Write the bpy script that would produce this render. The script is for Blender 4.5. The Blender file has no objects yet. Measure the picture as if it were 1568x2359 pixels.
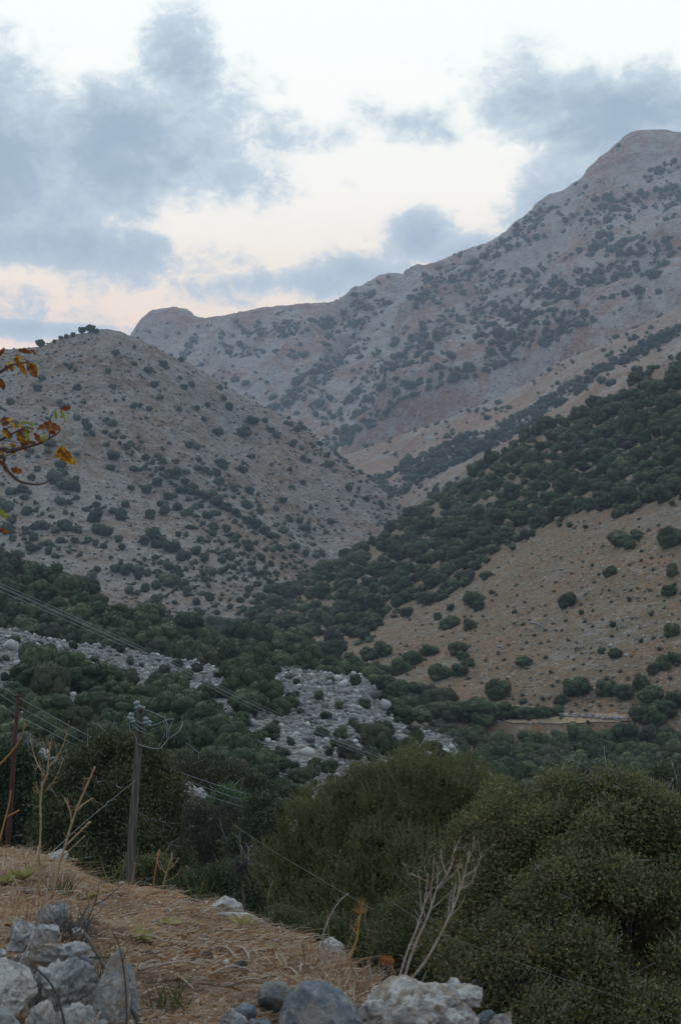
import bpy, math, random
import numpy as np
from mathutils import Vector, Matrix

C = bpy.context.scene.collection
rs = np.random.RandomState
R = random.Random(7)

# ------------------------------------------------------------------ camera
PW, PH, FOC = 1568.0, 2358.0, 3524.0          # picture units used to lay the scene out
HORIZON = 1450.0
EYE = np.array([0.0, 0.0, 1.6])
TH = math.atan((HORIZON - PH / 2) / FOC)
cam_d = bpy.data.cameras.new('camera')
cam = bpy.data.objects.new('camera', cam_d); C.objects.link(cam)
cam.location = EYE
cam.rotation_euler = (math.radians(90) + TH, 0, 0)
cam_d.sensor_fit = 'VERTICAL'; cam_d.sensor_height = 23.6; cam_d.sensor_width = 23.6
cam_d.lens = 11.8 / math.tan(math.atan(PH / 2 / FOC))
cam_d.clip_start = 0.1; cam_d.clip_end = 30000
cam_d.dof.use_dof = True; cam_d.dof.focus_distance = 130; cam_d.dof.aperture_fstop = 7.5
bpy.context.scene.camera = cam

# ------------------------------------------------------------------ render settings
sc = bpy.context.scene
sc.view_settings.view_transform = 'Standard'; sc.view_settings.look = 'None'
sc.view_settings.exposure = 0.0; sc.view_settings.gamma = 1.0
sc.view_settings.use_curve_mapping = False
sc.render.engine = 'CYCLES'
sc.cycles.max_bounces = 5; sc.cycles.diffuse_bounces = 3; sc.cycles.glossy_bounces = 1
sc.cycles.transmission_bounces = 2; sc.cycles.volume_bounces = 1; sc.cycles.transparent_max_bounces = 4
sc.cycles.caustics_reflective = False; sc.cycles.caustics_refractive = False
sc.cycles.use_denoising = True

# ------------------------------------------------------------------ node helper
class NT:
    def __init__(s, tree): s.t = tree; s.n = tree.nodes; s.l = tree.links; s.n.clear()
    def add(s, typ, **kw):
        nd = s.n.new(typ)
        for k, v in kw.items():
            if k.startswith('_'): setattr(nd, k[1:], v)
        return nd
    def val(s, sock, v):
        if isinstance(v, bpy.types.NodeSocket): s.l.new(v, sock)
        elif isinstance(v, (tuple, list)):
            sock.default_value = tuple(v) + ((1,) if len(v) == 3 and sock.type == 'RGBA' else ())
        else: sock.default_value = v
    def math(s, op, a, b=0.0, c=None, clamp=False):
        nd = s.n.new('ShaderNodeMath'); nd.operation = op; nd.use_clamp = clamp
        s.val(nd.inputs[0], a); s.val(nd.inputs[1], b)
        if c is not None: s.val(nd.inputs[2], c)
        return nd.outputs[0]
    def noise(s, vec, scale, detail=4, rough=0.55, dist=0.0):
        nd = s.n.new('ShaderNodeTexNoise'); s.val(nd.inputs['Vector'], vec)
        nd.inputs['Scale'].default_value = scale; nd.inputs['Detail'].default_value = detail
        nd.inputs['Roughness'].default_value = rough; nd.inputs['Distortion'].default_value = dist
        return nd.outputs[0]
    def vor(s, vec, scale, feature='F1', out='Distance'):
        nd = s.n.new('ShaderNodeTexVoronoi'); nd.feature = feature
        s.val(nd.inputs['Vector'], vec); nd.inputs['Scale'].default_value = scale
        return nd.outputs[out]
    def mix(s, f, a, b, mode='MIX'):
        nd = s.n.new('ShaderNodeMix'); nd.data_type = 'RGBA'; nd.blend_type = mode
        s.val(nd.inputs[0], f); s.val(nd.inputs[6], a); s.val(nd.inputs[7], b)
        return nd.outputs[2]
    def ramp(s, f, stops, interp='LINEAR'):
        nd = s.n.new('ShaderNodeValToRGB'); nd.color_ramp.interpolation = interp
        e = nd.color_ramp.elements
        while len(e) < len(stops): e.new(0.5)
        for el, (p, c) in zip(e, stops):
            el.position = p; el.color = tuple(c) + (1,) if not isinstance(c, (int, float)) else (c, c, c, 1)
        s.val(nd.inputs[0], f); return nd.outputs[0]
    def sstep(s, f, a, b, lo=0.0, hi=1.0):
        nd = s.n.new('ShaderNodeMapRange'); nd.interpolation_type = 'SMOOTHSTEP'
        s.val(nd.inputs[0], f)
        for i, v in zip((1, 2, 3, 4), (a, b, lo, hi)): nd.inputs[i].default_value = v
        return nd.outputs[0]
    def mapping(s, vec, scale, rot=(0, 0, 0)):
        nd = s.n.new('ShaderNodeMapping'); s.val(nd.inputs['Vector'], vec)
        nd.inputs['Scale'].default_value = scale; nd.inputs['Rotation'].default_value = rot
        return nd.outputs[0]

# ------------------------------------------------------------------ sky
SKY_GAIN = 1.3
def make_world():
    w = bpy.data.worlds.new('World'); sc.world = w; w.use_nodes = True
    t = NT(w.node_tree)
    d = t.add('ShaderNodeTexCoord').outputs['Generated']
    sp = t.add('ShaderNodeSeparateXYZ'); t.l.new(d, sp.inputs[0])
    X, Y, Z = sp.outputs
    az = t.math('ARCTAN2', X, Y); el = t.math('ARCSINE', Z)
    # clear sky seen between the clouds: dusk glow low down, paler blue-white higher up
    ny = t.add('ShaderNodeTexSky'); ny.sky_type = 'NISHITA'; ny.sun_disc = False
    ny.sun_elevation = math.radians(4); ny.sun_rotation = math.radians(-12)
    ny.air_density = 1.0; ny.dust_density = 0.6; ny.ozone_density = 1.2
    glow = t.ramp(t.math('MULTIPLY', el, 1 / 1.57),
                  [(0.0, (.86, .68, .60)), (0.125, (.97, .77, .63)), (0.142, (1.0, .85, .70)), (0.158, (1.0, .90, .77)),
                   (0.176, (1.0, .945, .855)), (0.21, (.97, .97, .90)), (0.27, (.93, .96, .95)), (0.6, (.55, .66, .80)), (1.0, (.42, .54, .72))])
    # the glow sits where the sun went down (ahead); the opposite side of the sky is bluer and dimmer
    ahead = t.sstep(Y, -0.9, 0.75)
    dusk = t.ramp(t.math('MULTIPLY', el, 1 / 1.57), [(0.0, (.42, .42, .50)), (0.2, (.42, .47, .58)), (1.0, (.40, .52, .70))])
    clear = t.mix(ahead, dusk, glow)
    nys = t.add('ShaderNodeVectorMath'); nys.operation = 'SCALE'; t.l.new(ny.outputs[0], nys.inputs[0]); nys.inputs['Scale'].default_value = 0.05
    clear = t.mix(0.04, clear, nys.outputs[0], 'ADD')
    # clouds: one noise field over the whole dome, plus broad banks
    cv = t.add('ShaderNodeCombineXYZ'); t.val(cv.inputs[0], az); t.val(cv.inputs[1], t.math('MULTIPLY', el, 1.35))
    pv = cv.outputs[0]
    big = t.noise(pv, 7.0, 3, 0.5)
    n1 = t.noise(t.mapping(pv, (1, 1, 1), (0, 0, -0.25)), 15.0, 12, 0.64, 0.35)
    wx = t.noise(pv, 20.0, 4, 0.6); 
    blobs = [  # px, py, rx, ry, tilt, weight
        (-60, 330, 330, 215, 0.15, 1.0), (250, 330, 330, 150, 0.1, .95), (420, 130, 110, 130, -0.6, .75), (480, 240, 150, 150, 0, .6), (560, 330, 120, 80, 0.2, .4),
        (700, 285, 220, 60, 0.0, .66), (930, 262, 170, 50, 0.25, .55), (80, 550, 400, 62, 0.03, .9), (60, 600, 160, 30, 0, .5),
        (60, 700, 260, 70, 0.12, .55), (250, 630, 200, 55, -0.2, .52), (460, 660, 160, 50, 0, .5), (-100, 120, 130, 110, 0, .6),
        (1230, 190, 170, 100, 0.3, .72), (1420, 250, 260, 120, 0.15, .95), (1290, 400, 130, 170, 0.3, .72), (1500, 340, 200, 130, 0, .6), (1370, 120, 60, 60, 0.5, .5), (1620, 180, 150, 70, 0, .55),
        (970, 530, 90, 65, 0.1, .85), (1070, 580, 150, 60, 0.2, .8), (800, 620, 160, 60, -0.15, .8), (640, 640, 140, 42, -0.1, .66), (520, 690, 120, 26, 0, .42), (30, 750, 300, 26, 0, .8), (900, 580, 100, 60, 0, .6), (1150, 560, 60, 50, 0, .5), (740, 680, 90, 40, 0, .4),
        (790, 400, 60, 22, 0.5, .30), (1040, 470, 60, 20, 0, .32), (600, 530, 50, 16, -0.5, .28)]
    tot = None
    for px, py, rx, ry, ti, wt in blobs:
        a0 = (px - 784) / FOC; e0 = (HORIZON - py) / FOC; ra = rx / FOC * 1.16; re = ry / FOC * 1.16
        # azimuth/elevation of the bank
        a0 = math.atan(a0); e0 = math.atan(e0 * math.cos(a0))
        da = t.math('SUBTRACT', az, a0); de = t.math('SUBTRACT', el, e0)
        c, s_ = math.cos(ti), math.sin(ti)
        u = t.math('MULTIPLY_ADD', da, c / ra, t.math('MULTIPLY', de, -s_ / ra))
        v = t.math('MULTIPLY_ADD', da, s_ / re, t.math('MULTIPLY', de, c / re))
        r2 = t.math('ADD', t.math('MULTIPLY', u, u), t.math('MULTIPLY', v, v))
        g = t.math('MULTIPLY', t.math('POWER', 2.718, t.math('MULTIPLY', r2, -0.9)), wt)
        tot = g if tot is None else t.math('MAXIMUM', tot, g)
    # far from the view the clouds are simply the noise
    inview = t.math('MULTIPLY', t.sstep(t.math('ABSOLUTE', az), 0.30, 0.5, 1, 0), t.sstep(el, 0.45, 0.62, 1, 0))
    free = t.math('MULTIPLY', t.math('SUBTRACT', 1.0, inview), t.sstep(big, 0.35, 0.6, 0.1, 0.8))
    tot = t.math('ADD', t.math('MULTIPLY', tot, inview), free)
    dens = t.math('ADD', tot, t.math('MULTIPLY', t.math('SUBTRACT', n1, 0.5), 1.3))
    dens = t.math('ADD', dens, t.math('MULTIPLY', t.math('SUBTRACT', wx, 0.5), 0.35))
    dens = t.math('ADD', dens, t.math('MULTIPLY', t.math('SUBTRACT', t.noise(pv, 62.0, 8, 0.72, 0.8), 0.5), 0.55))
    cover = t.sstep(dens, 0.27, 0.62)
    thick = t.sstep(dens, 0.40, 1.05)
    ccol = t.mix(thick, (.60, .69, .73), (.31, .405, .50))
    low = t.sstep(el, 0.20, 0.34)
    ccol = t.mix(low, t.mix(0.5, ccol, (.46, .52, .62)), ccol)
    col = t.mix(cover, clear, ccol)
    # below the horizon
    under = t.sstep(Z, -0.03, 0.0)
    col = t.mix(under, (.10, .10, .10), col)
    bg = t.add('ShaderNodeBackground'); t.l.new(col, bg.inputs[0]); bg.inputs[1].default_value = SKY_GAIN
    out = t.add('ShaderNodeOutputWorld'); t.l.new(bg.outputs[0], out.inputs[0])
make_world()
sun_d = bpy.data.lights.new('sun', 'SUN'); sun = bpy.data.objects.new('sun', sun_d); C.objects.link(sun)
sun_d.energy = 0.5; sun_d.angle = math.radians(30); sun_d.color = (1.0, .93, .84)
sun.rotation_euler = (math.radians(-38), math.radians(-14), 0)   # soft light from the bright sky ahead, above

# ------------------------------------------------------------------ numpy noise
_prm = rs(3).permutation(4096).astype(np.int64)
_val = rs(4).rand(4096) * 2 - 1
def vnoise(p):
    i = np.floor(p).astype(np.int64); f = p - i; f = f * f * f * (f * (f * 6 - 15) + 10)
    def h(a, b, c): return _val[_prm[(_prm[(_prm[a & 4095] + b) & 4095] + c) & 4095]]
    x, y, z = i[..., 0], i[..., 1], i[..., 2]; fx, fy, fz = f[..., 0], f[..., 1], f[..., 2]
    def L(a, b, t): return a + (b - a) * t
    return L(L(L(h(x, y, z), h(x + 1, y, z), fx), L(h(x, y + 1, z), h(x + 1, y + 1, z), fx), fy),
             L(L(h(x, y, z + 1), h(x + 1, y, z + 1), fx), L(h(x, y + 1, z + 1), h(x + 1, y + 1, z + 1), fx), fy), fz)
def fbm(p, octs=5, gain=0.5, ridged=False):
    s = 0; a = 1; tot = 0
    for k in range(octs):
        n = vnoise(p * (2.03 ** k) + 17.3 * k)
        if ridged: n = 1 - 2 * np.abs(n)
        s = s + n * a; tot += a; a *= gain
    return s / tot

# ------------------------------------------------------------------ mesh helpers
def mesh_np(name, V, F, mat=None, smooth=False, F3=None, matidx=None):
    """V (n,3); F (m,k) same-size faces, optional F3 triangles too"""
    me = bpy.data.meshes.new(name)
    V = np.asarray(V, dtype=np.float32)
    loops = [np.asarray(F, np.int32).ravel()]; sizes = [np.full(len(F), F.shape[1], np.int32)] if len(F) else []
    if F3 is not None and len(F3):
        loops.append(np.asarray(F3, np.int32).ravel()); sizes.append(np.full(len(F3), 3, np.int32))
    lp = np.concatenate(loops); sz = np.concatenate(sizes); st = np.concatenate([[0], np.cumsum(sz)[:-1]]).astype(np.int32)
    me.vertices.add(len(V)); me.vertices.foreach_set('co', V.ravel())
    me.loops.add(len(lp)); me.loops.foreach_set('vertex_index', lp)
    me.polygons.add(len(sz)); me.polygons.foreach_set('loop_start', st); me.polygons.foreach_set('loop_total', sz)
    if smooth: me.polygons.foreach_set('use_smooth', np.ones(len(sz), bool))
    me.update(calc_edges=True)
    for m in (mat if isinstance(mat, (list, tuple)) else [mat]):
        if m: me.materials.append(m)
    if matidx is not None: me.polygons.foreach_set('material_index', np.asarray(matidx, np.int32))
    return me
def link(name, me, parent=None, **props):
    o = bpy.data.objects.new(name, me); C.objects.link(o)
    if parent: o.parent = parent
    for k, v in props.items(): o[k] = v
    return o
def empty(name, loc, **props):
    o = bpy.data.objects.new(name, None); C.objects.link(o); o.location = loc; o.empty_display_size = 0.2
    for k, v in props.items(): o[k] = v
    return o
class Acc:
    """collects quads and triangles into one mesh"""
    def __init__(s): s.V = []; s.Q = []; s.T = []; s.n = 0
    def add(s, V, Q=None, T=None):
        s.V.append(V)
        if Q is not None and len(Q): s.Q.append(Q + s.n)
        if T is not None and len(T): s.T.append(T + s.n)
        s.n += len(V)
    def mesh(s, name, mat, smooth=False):
        V = np.concatenate(s.V); Q = np.concatenate(s.Q) if s.Q else np.zeros((0, 4), np.int32)
        T = np.concatenate(s.T) if s.T else None
        if not s.Q: return mesh_np(name, V, T, mat, smooth)
        return mesh_np(name, V, Q, mat, smooth, T)
_ico = {}
def ico(n):
    if n not in _ico:
        import bmesh
        bm = bmesh.new(); bmesh.ops.create_icosphere(bm, subdivisions=n, radius=1.0)
        bm.verts.ensure_lookup_table()
        _ico[n] = (np.array([v.co[:] for v in bm.verts]), np.array([[v.index for v in f.verts] for f in bm.faces], np.int32)); bm.free()
    return _ico[n]
def norm(a): return a / np.maximum(np.linalg.norm(a, axis=-1, keepdims=True), 1e-9)
def tube(P, rad, ns=6):
    P = np.asarray(P, float); n = len(P); rad = np.broadcast_to(rad, (n,))
    T = norm(np.gradient(P, axis=0)); ref = np.array([0.21, 0.93, 0.3]); A = norm(np.cross(T, ref)); B = np.cross(T, A)
    a = np.arange(ns) / ns * 2 * np.pi
    V = P[:, None] + rad[:, None, None] * (np.cos(a)[None, :, None] * A[:, None] + np.sin(a)[None, :, None] * B[:, None])
    i = np.arange(n - 1)[:, None] * ns; j = np.arange(ns)[None]; k = (j + 1) % ns
    Q = np.stack([i + j, i + k, i + ns + k, i + ns + j], -1).reshape(-1, 4).astype(np.int32)
    T3 = [[0, q + 1, q] for q in range(1, ns - 1)] + [[(n - 1) * ns, (n - 1) * ns + q, (n - 1) * ns + q + 1] for q in range(1, ns - 1)]
    return V.reshape(-1, 3), Q, np.array(T3, np.int32)
def smooth_line(P, m=6):
    P = np.asarray(P, float)
    if len(P) < 3: return P
    E = np.vstack([2 * P[0] - P[1], P, 2 * P[-1] - P[-2]]); out = []
    for k in range(1, len(E) - 2):
        for t in np.linspace(0, 1, m, endpoint=False):
            out.append(0.5 * ((2 * E[k]) + (-E[k - 1] + E[k + 1]) * t + (2 * E[k - 1] - 5 * E[k] + 4 * E[k + 1] - E[k + 2]) * t * t + (-E[k - 1] + 3 * E[k] - 3 * E[k + 1] + E[k + 2]) * t ** 3))
    out.append(P[-1]); return np.array(out)
def leaf_quads(Pc, N, L, Wd, rng, droop=0.0, fold=0.25):
    """one folded rhombus per point; Pc base points, N growth directions"""
    n = len(Pc); D = norm(N)
    S = norm(np.cross(D, rng.normal(size=(n, 3)))); U = np.cross(S, D)
    L = np.broadcast_to(L, (n,))[:, None]; Wd = np.broadcast_to(Wd, (n,))[:, None]
    a = Pc; c = Pc + D * L; mid = Pc + D * L * 0.5
    b = mid + S * Wd * 0.5 + U * Wd * fold; d = mid - S * Wd * 0.5 + U * Wd * fold
    V = np.stack([a, b, c, d], 1).reshape(-1, 3)
    return V, np.arange(n * 4, dtype=np.int32).reshape(-1, 4)

# ------------------------------------------------------------------ picture <-> world
ct, st_ = math.cos(TH), math.sin(TH)
def pt(px, py, D):
    """the point that stands D metres ahead of the camera on the line of sight through (px, py)"""
    px, py, D = np.broadcast_arrays(np.asarray(px, float), np.asarray(py, float), np.asarray(D, float))
    x = (px - PW / 2) / FOC; y = (PH / 2 - py) / FOC
    dy = ct - y * st_; dz = st_ + y * ct
    return np.stack([x * D / dy, D, dz * D / dy], -1) + EYE
def proj(P):
    q = np.asarray(P, float) - EYE; f = q[..., 1] * ct + q[..., 2] * st_; u = -q[..., 1] * st_ + q[..., 2] * ct
    f = np.where(f < 0.1, 0.1, f)
    return PW / 2 + q[..., 0] / f * FOC, PH / 2 - u / f * FOC, f

# ------------------------------------------------------------------ materials
MAT = {}
def new_mat(name):
    m = bpy.data.materials.new(name); m.use_nodes = True; MAT[name] = m
    return m, NT(m.node_tree)
def finish(t, col, rough=0.85, bump=None, bstr=0.5, bdist=1.0, spec=0.2, trans=0.0):
    b = t.add('ShaderNodeBsdfPrincipled'); t.val(b.inputs['Base Color'], col); t.val(b.inputs['Roughness'], rough)
    b.inputs['Specular IOR Level'].default_value = spec
    if bump is not None:
        bn = t.add('ShaderNodeBump'); bn.inputs['Strength'].default_value = bstr; bn.inputs['Distance'].default_value = bdist
        t.val(bn.inputs['Height'], bump); t.l.new(bn.outputs[0], b.inputs['Normal'])
    sh = b.outputs[0]
    if trans > 0:
        tr = t.add('ShaderNodeBsdfTranslucent'); t.val(tr.inputs[0], col)
        mx = t.add('ShaderNodeMixShader'); mx.inputs[0].default_value = trans
        t.l.new(sh, mx.inputs[1]); t.l.new(tr.outputs[0], mx.inputs[2]); sh = mx.outputs[0]
    o = t.add('ShaderNodeOutputMaterial'); t.l.new(sh, o.inputs[0])
def pos(t): return t.add('ShaderNodeNewGeometry').outputs['Position']

def terrain_mat(name, soil, grass, rock, pale, s=1.0, rockiness=0.5, paleness=0.5, red=None, bd=1.0, streak=None):
    m, t = new_mat(name); p = pos(t)
    sv = t.mapping(p, (1 / s, 1 / s, 1 / s))
    if streak: sv2 = t.mapping(p, tuple(q / s for q in streak[:3]), (0, 0, streak[3]))
    else: sv2 = sv
    big = t.noise(sv2, 0.035, 5, 0.6, 0.3); mid = t.noise(sv, 0.16, 6, 0.65, 0.2); fine = t.noise(sv, 0.9, 6, 0.7)
    c = t.mix(t.sstep(big, 0.38, 0.60), soil, grass)
    if red is not None: c = t.mix(t.math('MULTIPLY', t.sstep(t.noise(sv2, 0.06, 5, 0.6, 0.4), 0.5, 0.66), 0.8), c, red)
    rk = t.math('ADD', t.math('MULTIPLY', big, 0.45), t.math('ADD', t.math('MULTIPLY', mid, 0.7), t.math('MULTIPLY', fine, 0.45)))
    lo = 0.98 - 0.36 * rockiness
    c = t.mix(t.math('MULTIPLY', t.sstep(rk, lo, lo + 0.12), 0.9), c, rock)
    c = t.mix(t.math('MULTIPLY', t.sstep(t.noise(sv, 0.42, 5, 0.7, 0.4), 0.53, 0.63), 0.75 * paleness), c, pale)
    # single pale stones
    vd = t.vor(t.mapping(p, (1 / s, 1 / s, 1.5 / s)), 1.15); vc = t.vor(t.mapping(p, (1 / s, 1 / s, 1.5 / s)), 1.15, out='Color')
    sx = t.add('ShaderNodeSeparateColor'); t.l.new(vc, sx.inputs[0])
    stone = t.math('MULTIPLY', t.sstep(vd, 0.42, 0.2, 0, 1), t.math('GREATER_THAN', t.math('ADD', sx.outputs[0], t.math('MULTIPLY', t.math('SUBTRACT', rk, 0.78), 1.6)), 1.02 - 0.5 * paleness))
    c = t.mix(t.math('MULTIPLY', stone, 0.8), c, pale)
    # low herbs, dead and half dead: darker speckle
    vd2 = t.vor(t.mapping(p, (0.8 / s, 0.8 / s, 1.3 / s)), 0.8); vc2 = t.vor(t.mapping(p, (0.8 / s, 0.8 / s, 1.3 / s)), 0.8, out='Color')
    sy = t.add('ShaderNodeSeparateColor'); t.l.new(vc2, sy.inputs[0])
    herb = t.math('MULTIPLY', t.sstep(vd2, 0.5, 0.22, 0, 1), t.math('GREATER_THAN', sy.outputs[1], 0.72))
    c = t.mix(t.math('MULTIPLY', herb, 0.75), c, (.055, .06, .04))
    c = t.mix(t.math('MULTIPLY', t.math('ABSOLUTE', t.math('SUBTRACT', fine, 0.5)), 1.5), c, (.20, .17, .14))
    h = t.math('ADD', t.math('MULTIPLY', mid, 1.2), t.math('ADD', t.math('MULTIPLY', fine, 0.6), t.math('MULTIPLY', stone, 0.25)))
    finish(t, c, 0.95, h, 0.9, bd * s, spec=0.05)
    return m
terrain_mat('mountain_ground', (.29, .17, .115), (.285, .215, .165), (.355, .32, .30), (.50, .47, .445), s=3.2, rockiness=.66, paleness=.6, red=(.32, .155, .09), bd=1.1)
terrain_mat('spur_ground', (.27, .175, .12), (.27, .205, .15), (.32, .30, .275), (.45, .44, .42), s=2.4, rockiness=.5, paleness=.42, red=(.27, .15, .09), bd=.9)
terrain_mat('hill_ground', (.185, .13, .088), (.20, .155, .11), (.25, .23, .205), (.40, .38, .355), s=1.55, rockiness=.68, paleness=.6, red=(.23, .155, .105), bd=.9)
terrain_mat('slope_ground', (.19, .13, .078), (.18, .145, .09), (.23, .205, .175), (.40, .37, .33), s=0.62, rockiness=.42, paleness=.5, red=(.23, .135, .075), bd=.8)
terrain_mat('scree_ground', (.17, .115, .075), (.13, .12, .10), (.18, .18, .175), (.42, .415, .40), s=0.32, rockiness=1.0, paleness=.95, bd=.9)
terrain_mat('valley_ground', (.17, .12, .08), (.13, .11, .07), (.22, .21, .19), (.36, .35, .33), s=0.5, rockiness=.3, paleness=.3)

def foliage_mat(name, a, b, c, trans=0.12, obj_var=0.35, rough=0.65):
    m, t = new_mat(name)
    g = t.add('ShaderNodeNewGeometry'); oi = t.add('ShaderNodeObjectInfo')
    col = t.ramp(g.outputs['Random Per Island'], [(0.0, a), (0.45, b), (0.85, b), (1.0, c)])
    n = t.noise(g.outputs['Position'], 0.35, 3, 0.6)
    k = t.math('ADD', t.math('MULTIPLY', oi.outputs['Random'], obj_var), t.math('MULTIPLY', n, 0.5))
    hs = t.add('ShaderNodeHueSaturation'); t.val(hs.inputs['Color'], col)
    t.val(hs.inputs['Value'], t.math('ADD', k, 0.56 )); t.val(hs.inputs['Hue'], t.math('MULTIPLY_ADD', oi.outputs['Random'], -0.035, 0.515))
    finish(t, hs.outputs[0], rough, spec=0.25, trans=trans)
    return m
foliage_mat('evergreen_leaves', (.040, .058, .028), (.062, .085, .038), (.10, .118, .052), obj_var=.65)
foliage_mat('hill_leaves', (.034, .050, .030), (.048, .066, .037), (.070, .088, .046), obj_var=.65)
foliage_mat('olive_leaves', (.058, .068, .036), (.085, .095, .05), (.13, .135, .075))
foliage_mat('grey_leaves', (.055, .062, .042), (.078, .084, .056), (.11, .112, .078))
foliage_mat('heath_leaves', (.13, .14, .055), (.175, .18, .072), (.25, .24, .105), trans=0.25)
foliage_mat('oak_leaves', (.112, .124, .052), (.138, .150, .064), (.18, .186, .086), trans=0.25)
foliage_mat('tree_leaves', (.075, .085, .034), (.10, .115, .045), (.17, .17, .075), trans=0.2)
foliage_mat('yellowing_leaves', (.20, .19, .03), (.26, .23, .04), (.34, .22, .05), trans=0.25)
foliage_mat('fresh_leaves', (.06, .11, .045), (.09, .16, .06), (.13, .20, .08), trans=0.25)
foliage_mat('blade_green', (.06, .08, .03), (.10, .12, .04), (.22, .20, .09), trans=0.25)

def simple_mat(name, a, b, scale, rough=0.8, c=None, bd=0.01, bstr=0.5, spec=0.2, detail=6):
    m, t = new_mat(name); tc = t.add('ShaderNodeTexCoord').outputs['Object']
    n = t.noise(tc, scale, detail, 0.65, 0.3); n2 = t.noise(tc, scale * 4.3, 4, 0.6)
    col = t.mix(t.sstep(n, 0.35, 0.65), a, b)
    if c is not None: col = t.mix(t.sstep(t.noise(tc, scale * 0.6, 5, 0.7), 0.55, 0.68), col, c)
    finish(t, col, rough, t.math('ADD', n, t.math('MULTIPLY', n2, 0.4)), bstr, bd, spec)
    return m
simple_mat('bark', (.10, .085, .07), (.16, .145, .125), 5)
simple_mat('pale_twig', (.30, .235, .19), (.42, .36, .32), 9, bd=.003, c=(.30, .17, .10))
simple_mat('grey_twig', (.24, .23, .22), (.36, .35, .34), 9, bd=.003)
simple_mat('dark_twig', (.045, .038, .034), (.085, .075, .068), 9, bd=.003)
simple_mat('tan_stalk', (.30, .20, .11), (.40, .30, .18), 9, bd=.003)
simple_mat('ochre_stalk', (.34, .16, .05), (.44, .24, .08), 9, bd=.003)
simple_mat('rusty_metal', (.05, .026, .022), (.085, .042, .034), 14, 0.8, bd=.003, c=(.035, .028, .028))
simple_mat('branch_bark', (.07, .05, .045), (.13, .10, .09), 30, bd=.003)
simple_mat('wire_metal', (.27, .29, .30), (.34, .37, .38), 3, 0.5, spec=0.4)
simple_mat('thin_wire', (.14, .14, .13), (.18, .18, .17), 3, 0.5, spec=0.4)
simple_mat('porcelain', (.15, .20, .20), (.28, .33, .33), 12, 0.5, spec=0.4)
simple_mat('steel', (.12, .15, .14), (.22, .25, .235), 10, 0.6, spec=0.3)

def pole_mat():
    m, t = new_mat('pole_wood'); tc = t.add('ShaderNodeTexCoord').outputs['Object']
    v = t.mapping(tc, (14, 14, 0.55))
    n = t.noise(v, 2.0, 7, 0.65, 0.2); f = t.noise(t.mapping(tc, (40, 40, 1.0)), 2.0, 4, 0.6)
    c = t.mix(t.sstep(n, 0.35, 0.65), (.075, .066, .058), (.17, .15, .13))
    c = t.mix(t.sstep(f, 0.60, 0.68), c, (.022, .018, .016))
    c = t.mix(t.math('MULTIPLY', t.sstep(t.noise(tc, 1.7, 5, 0.7), 0.58, 0.66), 0.6), c, (.22, .19, .16))
    finish(t, c, 0.9, t.math('ADD', n, f), 0.8, 0.01, 0.1)
pole_mat()

def rock_mat(name, a, b, c, lich, scale=5.0, patch=0.5, vein=True):
    m, t = new_mat(name); oi = t.add('ShaderNodeObjectInfo').outputs['Random']
    tc0 = t.add('ShaderNodeTexCoord').outputs['Object']
    va = t.add('ShaderNodeVectorMath'); va.operation = 'ADD'; t.l.new(tc0, va.inputs[0])
    cb = t.add('ShaderNodeCombineXYZ'); t.val(cb.inputs[0], t.math('MULTIPLY', oi, 31.0)); t.l.new(cb.outputs[0], va.inputs[1]); tc = va.outputs[0]
    n = t.noise(tc, scale * 0.6, 7, 0.66, 0.7); f = t.noise(tc, scale * 5, 6, 0.72, 0.4); g = t.noise(tc, scale * 1.6, 7, 0.68, 1.0)
    g2 = t.noise(tc, scale * 16, 3, 0.6)
    col = t.mix(t.sstep(n, 0.36, 0.6), a, b)
    col = t.mix(t.math('MULTIPLY', t.sstep(g, 0.60 - 0.22 * patch, 0.70 - 0.2 * patch), t.sstep(f, 0.30, 0.55)), col, c)
    col = t.mix(t.math('MULTIPLY', t.sstep(t.noise(tc, scale * 0.9, 5, 0.7, 1.0), 0.55, 0.62), 0.75), col, lich)
    if vein:
        vv = t.noise(t.mapping(tc, (1, 1, 2.2), (0.5, 0.4, 0.3)), scale * 0.7, 3, 0.5, 0.8)
        col = t.mix(t.math('MULTIPLY', t.sstep(t.math('ABSOLUTE', t.math('SUBTRACT', vv, 0.5)), 0.003, 0.001, 0, 1), 0.45), col, (.55, .55, .54))
    dark = t.math('MULTIPLY', t.sstep(f, 0.52, 0.66), 0.55)
    col = t.mix(dark, col, (.045, .045, .043))
    col = t.mix(t.math('MULTIPLY', t.sstep(g2, 0.55, 0.7), 0.35), col, (.08, .08, .075))
    h = t.math('ADD', t.math('MULTIPLY', g, 1.0), t.math('ADD', t.math('MULTIPLY', f, 0.5), t.math('MULTIPLY', g2, 0.15)))
    finish(t, col, 0.93, h, 0.9, 0.045, spec=0.12)
rock_mat('grey_limestone', (.22, .235, .245), (.38, .385, .38), (.58, .56, .52), (.36, .29, .21), patch=.7)
rock_mat('blue_limestone', (.10, .122, .142), (.19, .215, .235), (.46, .43, .38), (.34, .32, .28), patch=.42, scale=4)
rock_mat('pale_limestone', (.30, .30, .29), (.46, .445, .42), (.66, .63, .58), (.38, .29, .20), patch=.8)
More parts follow.
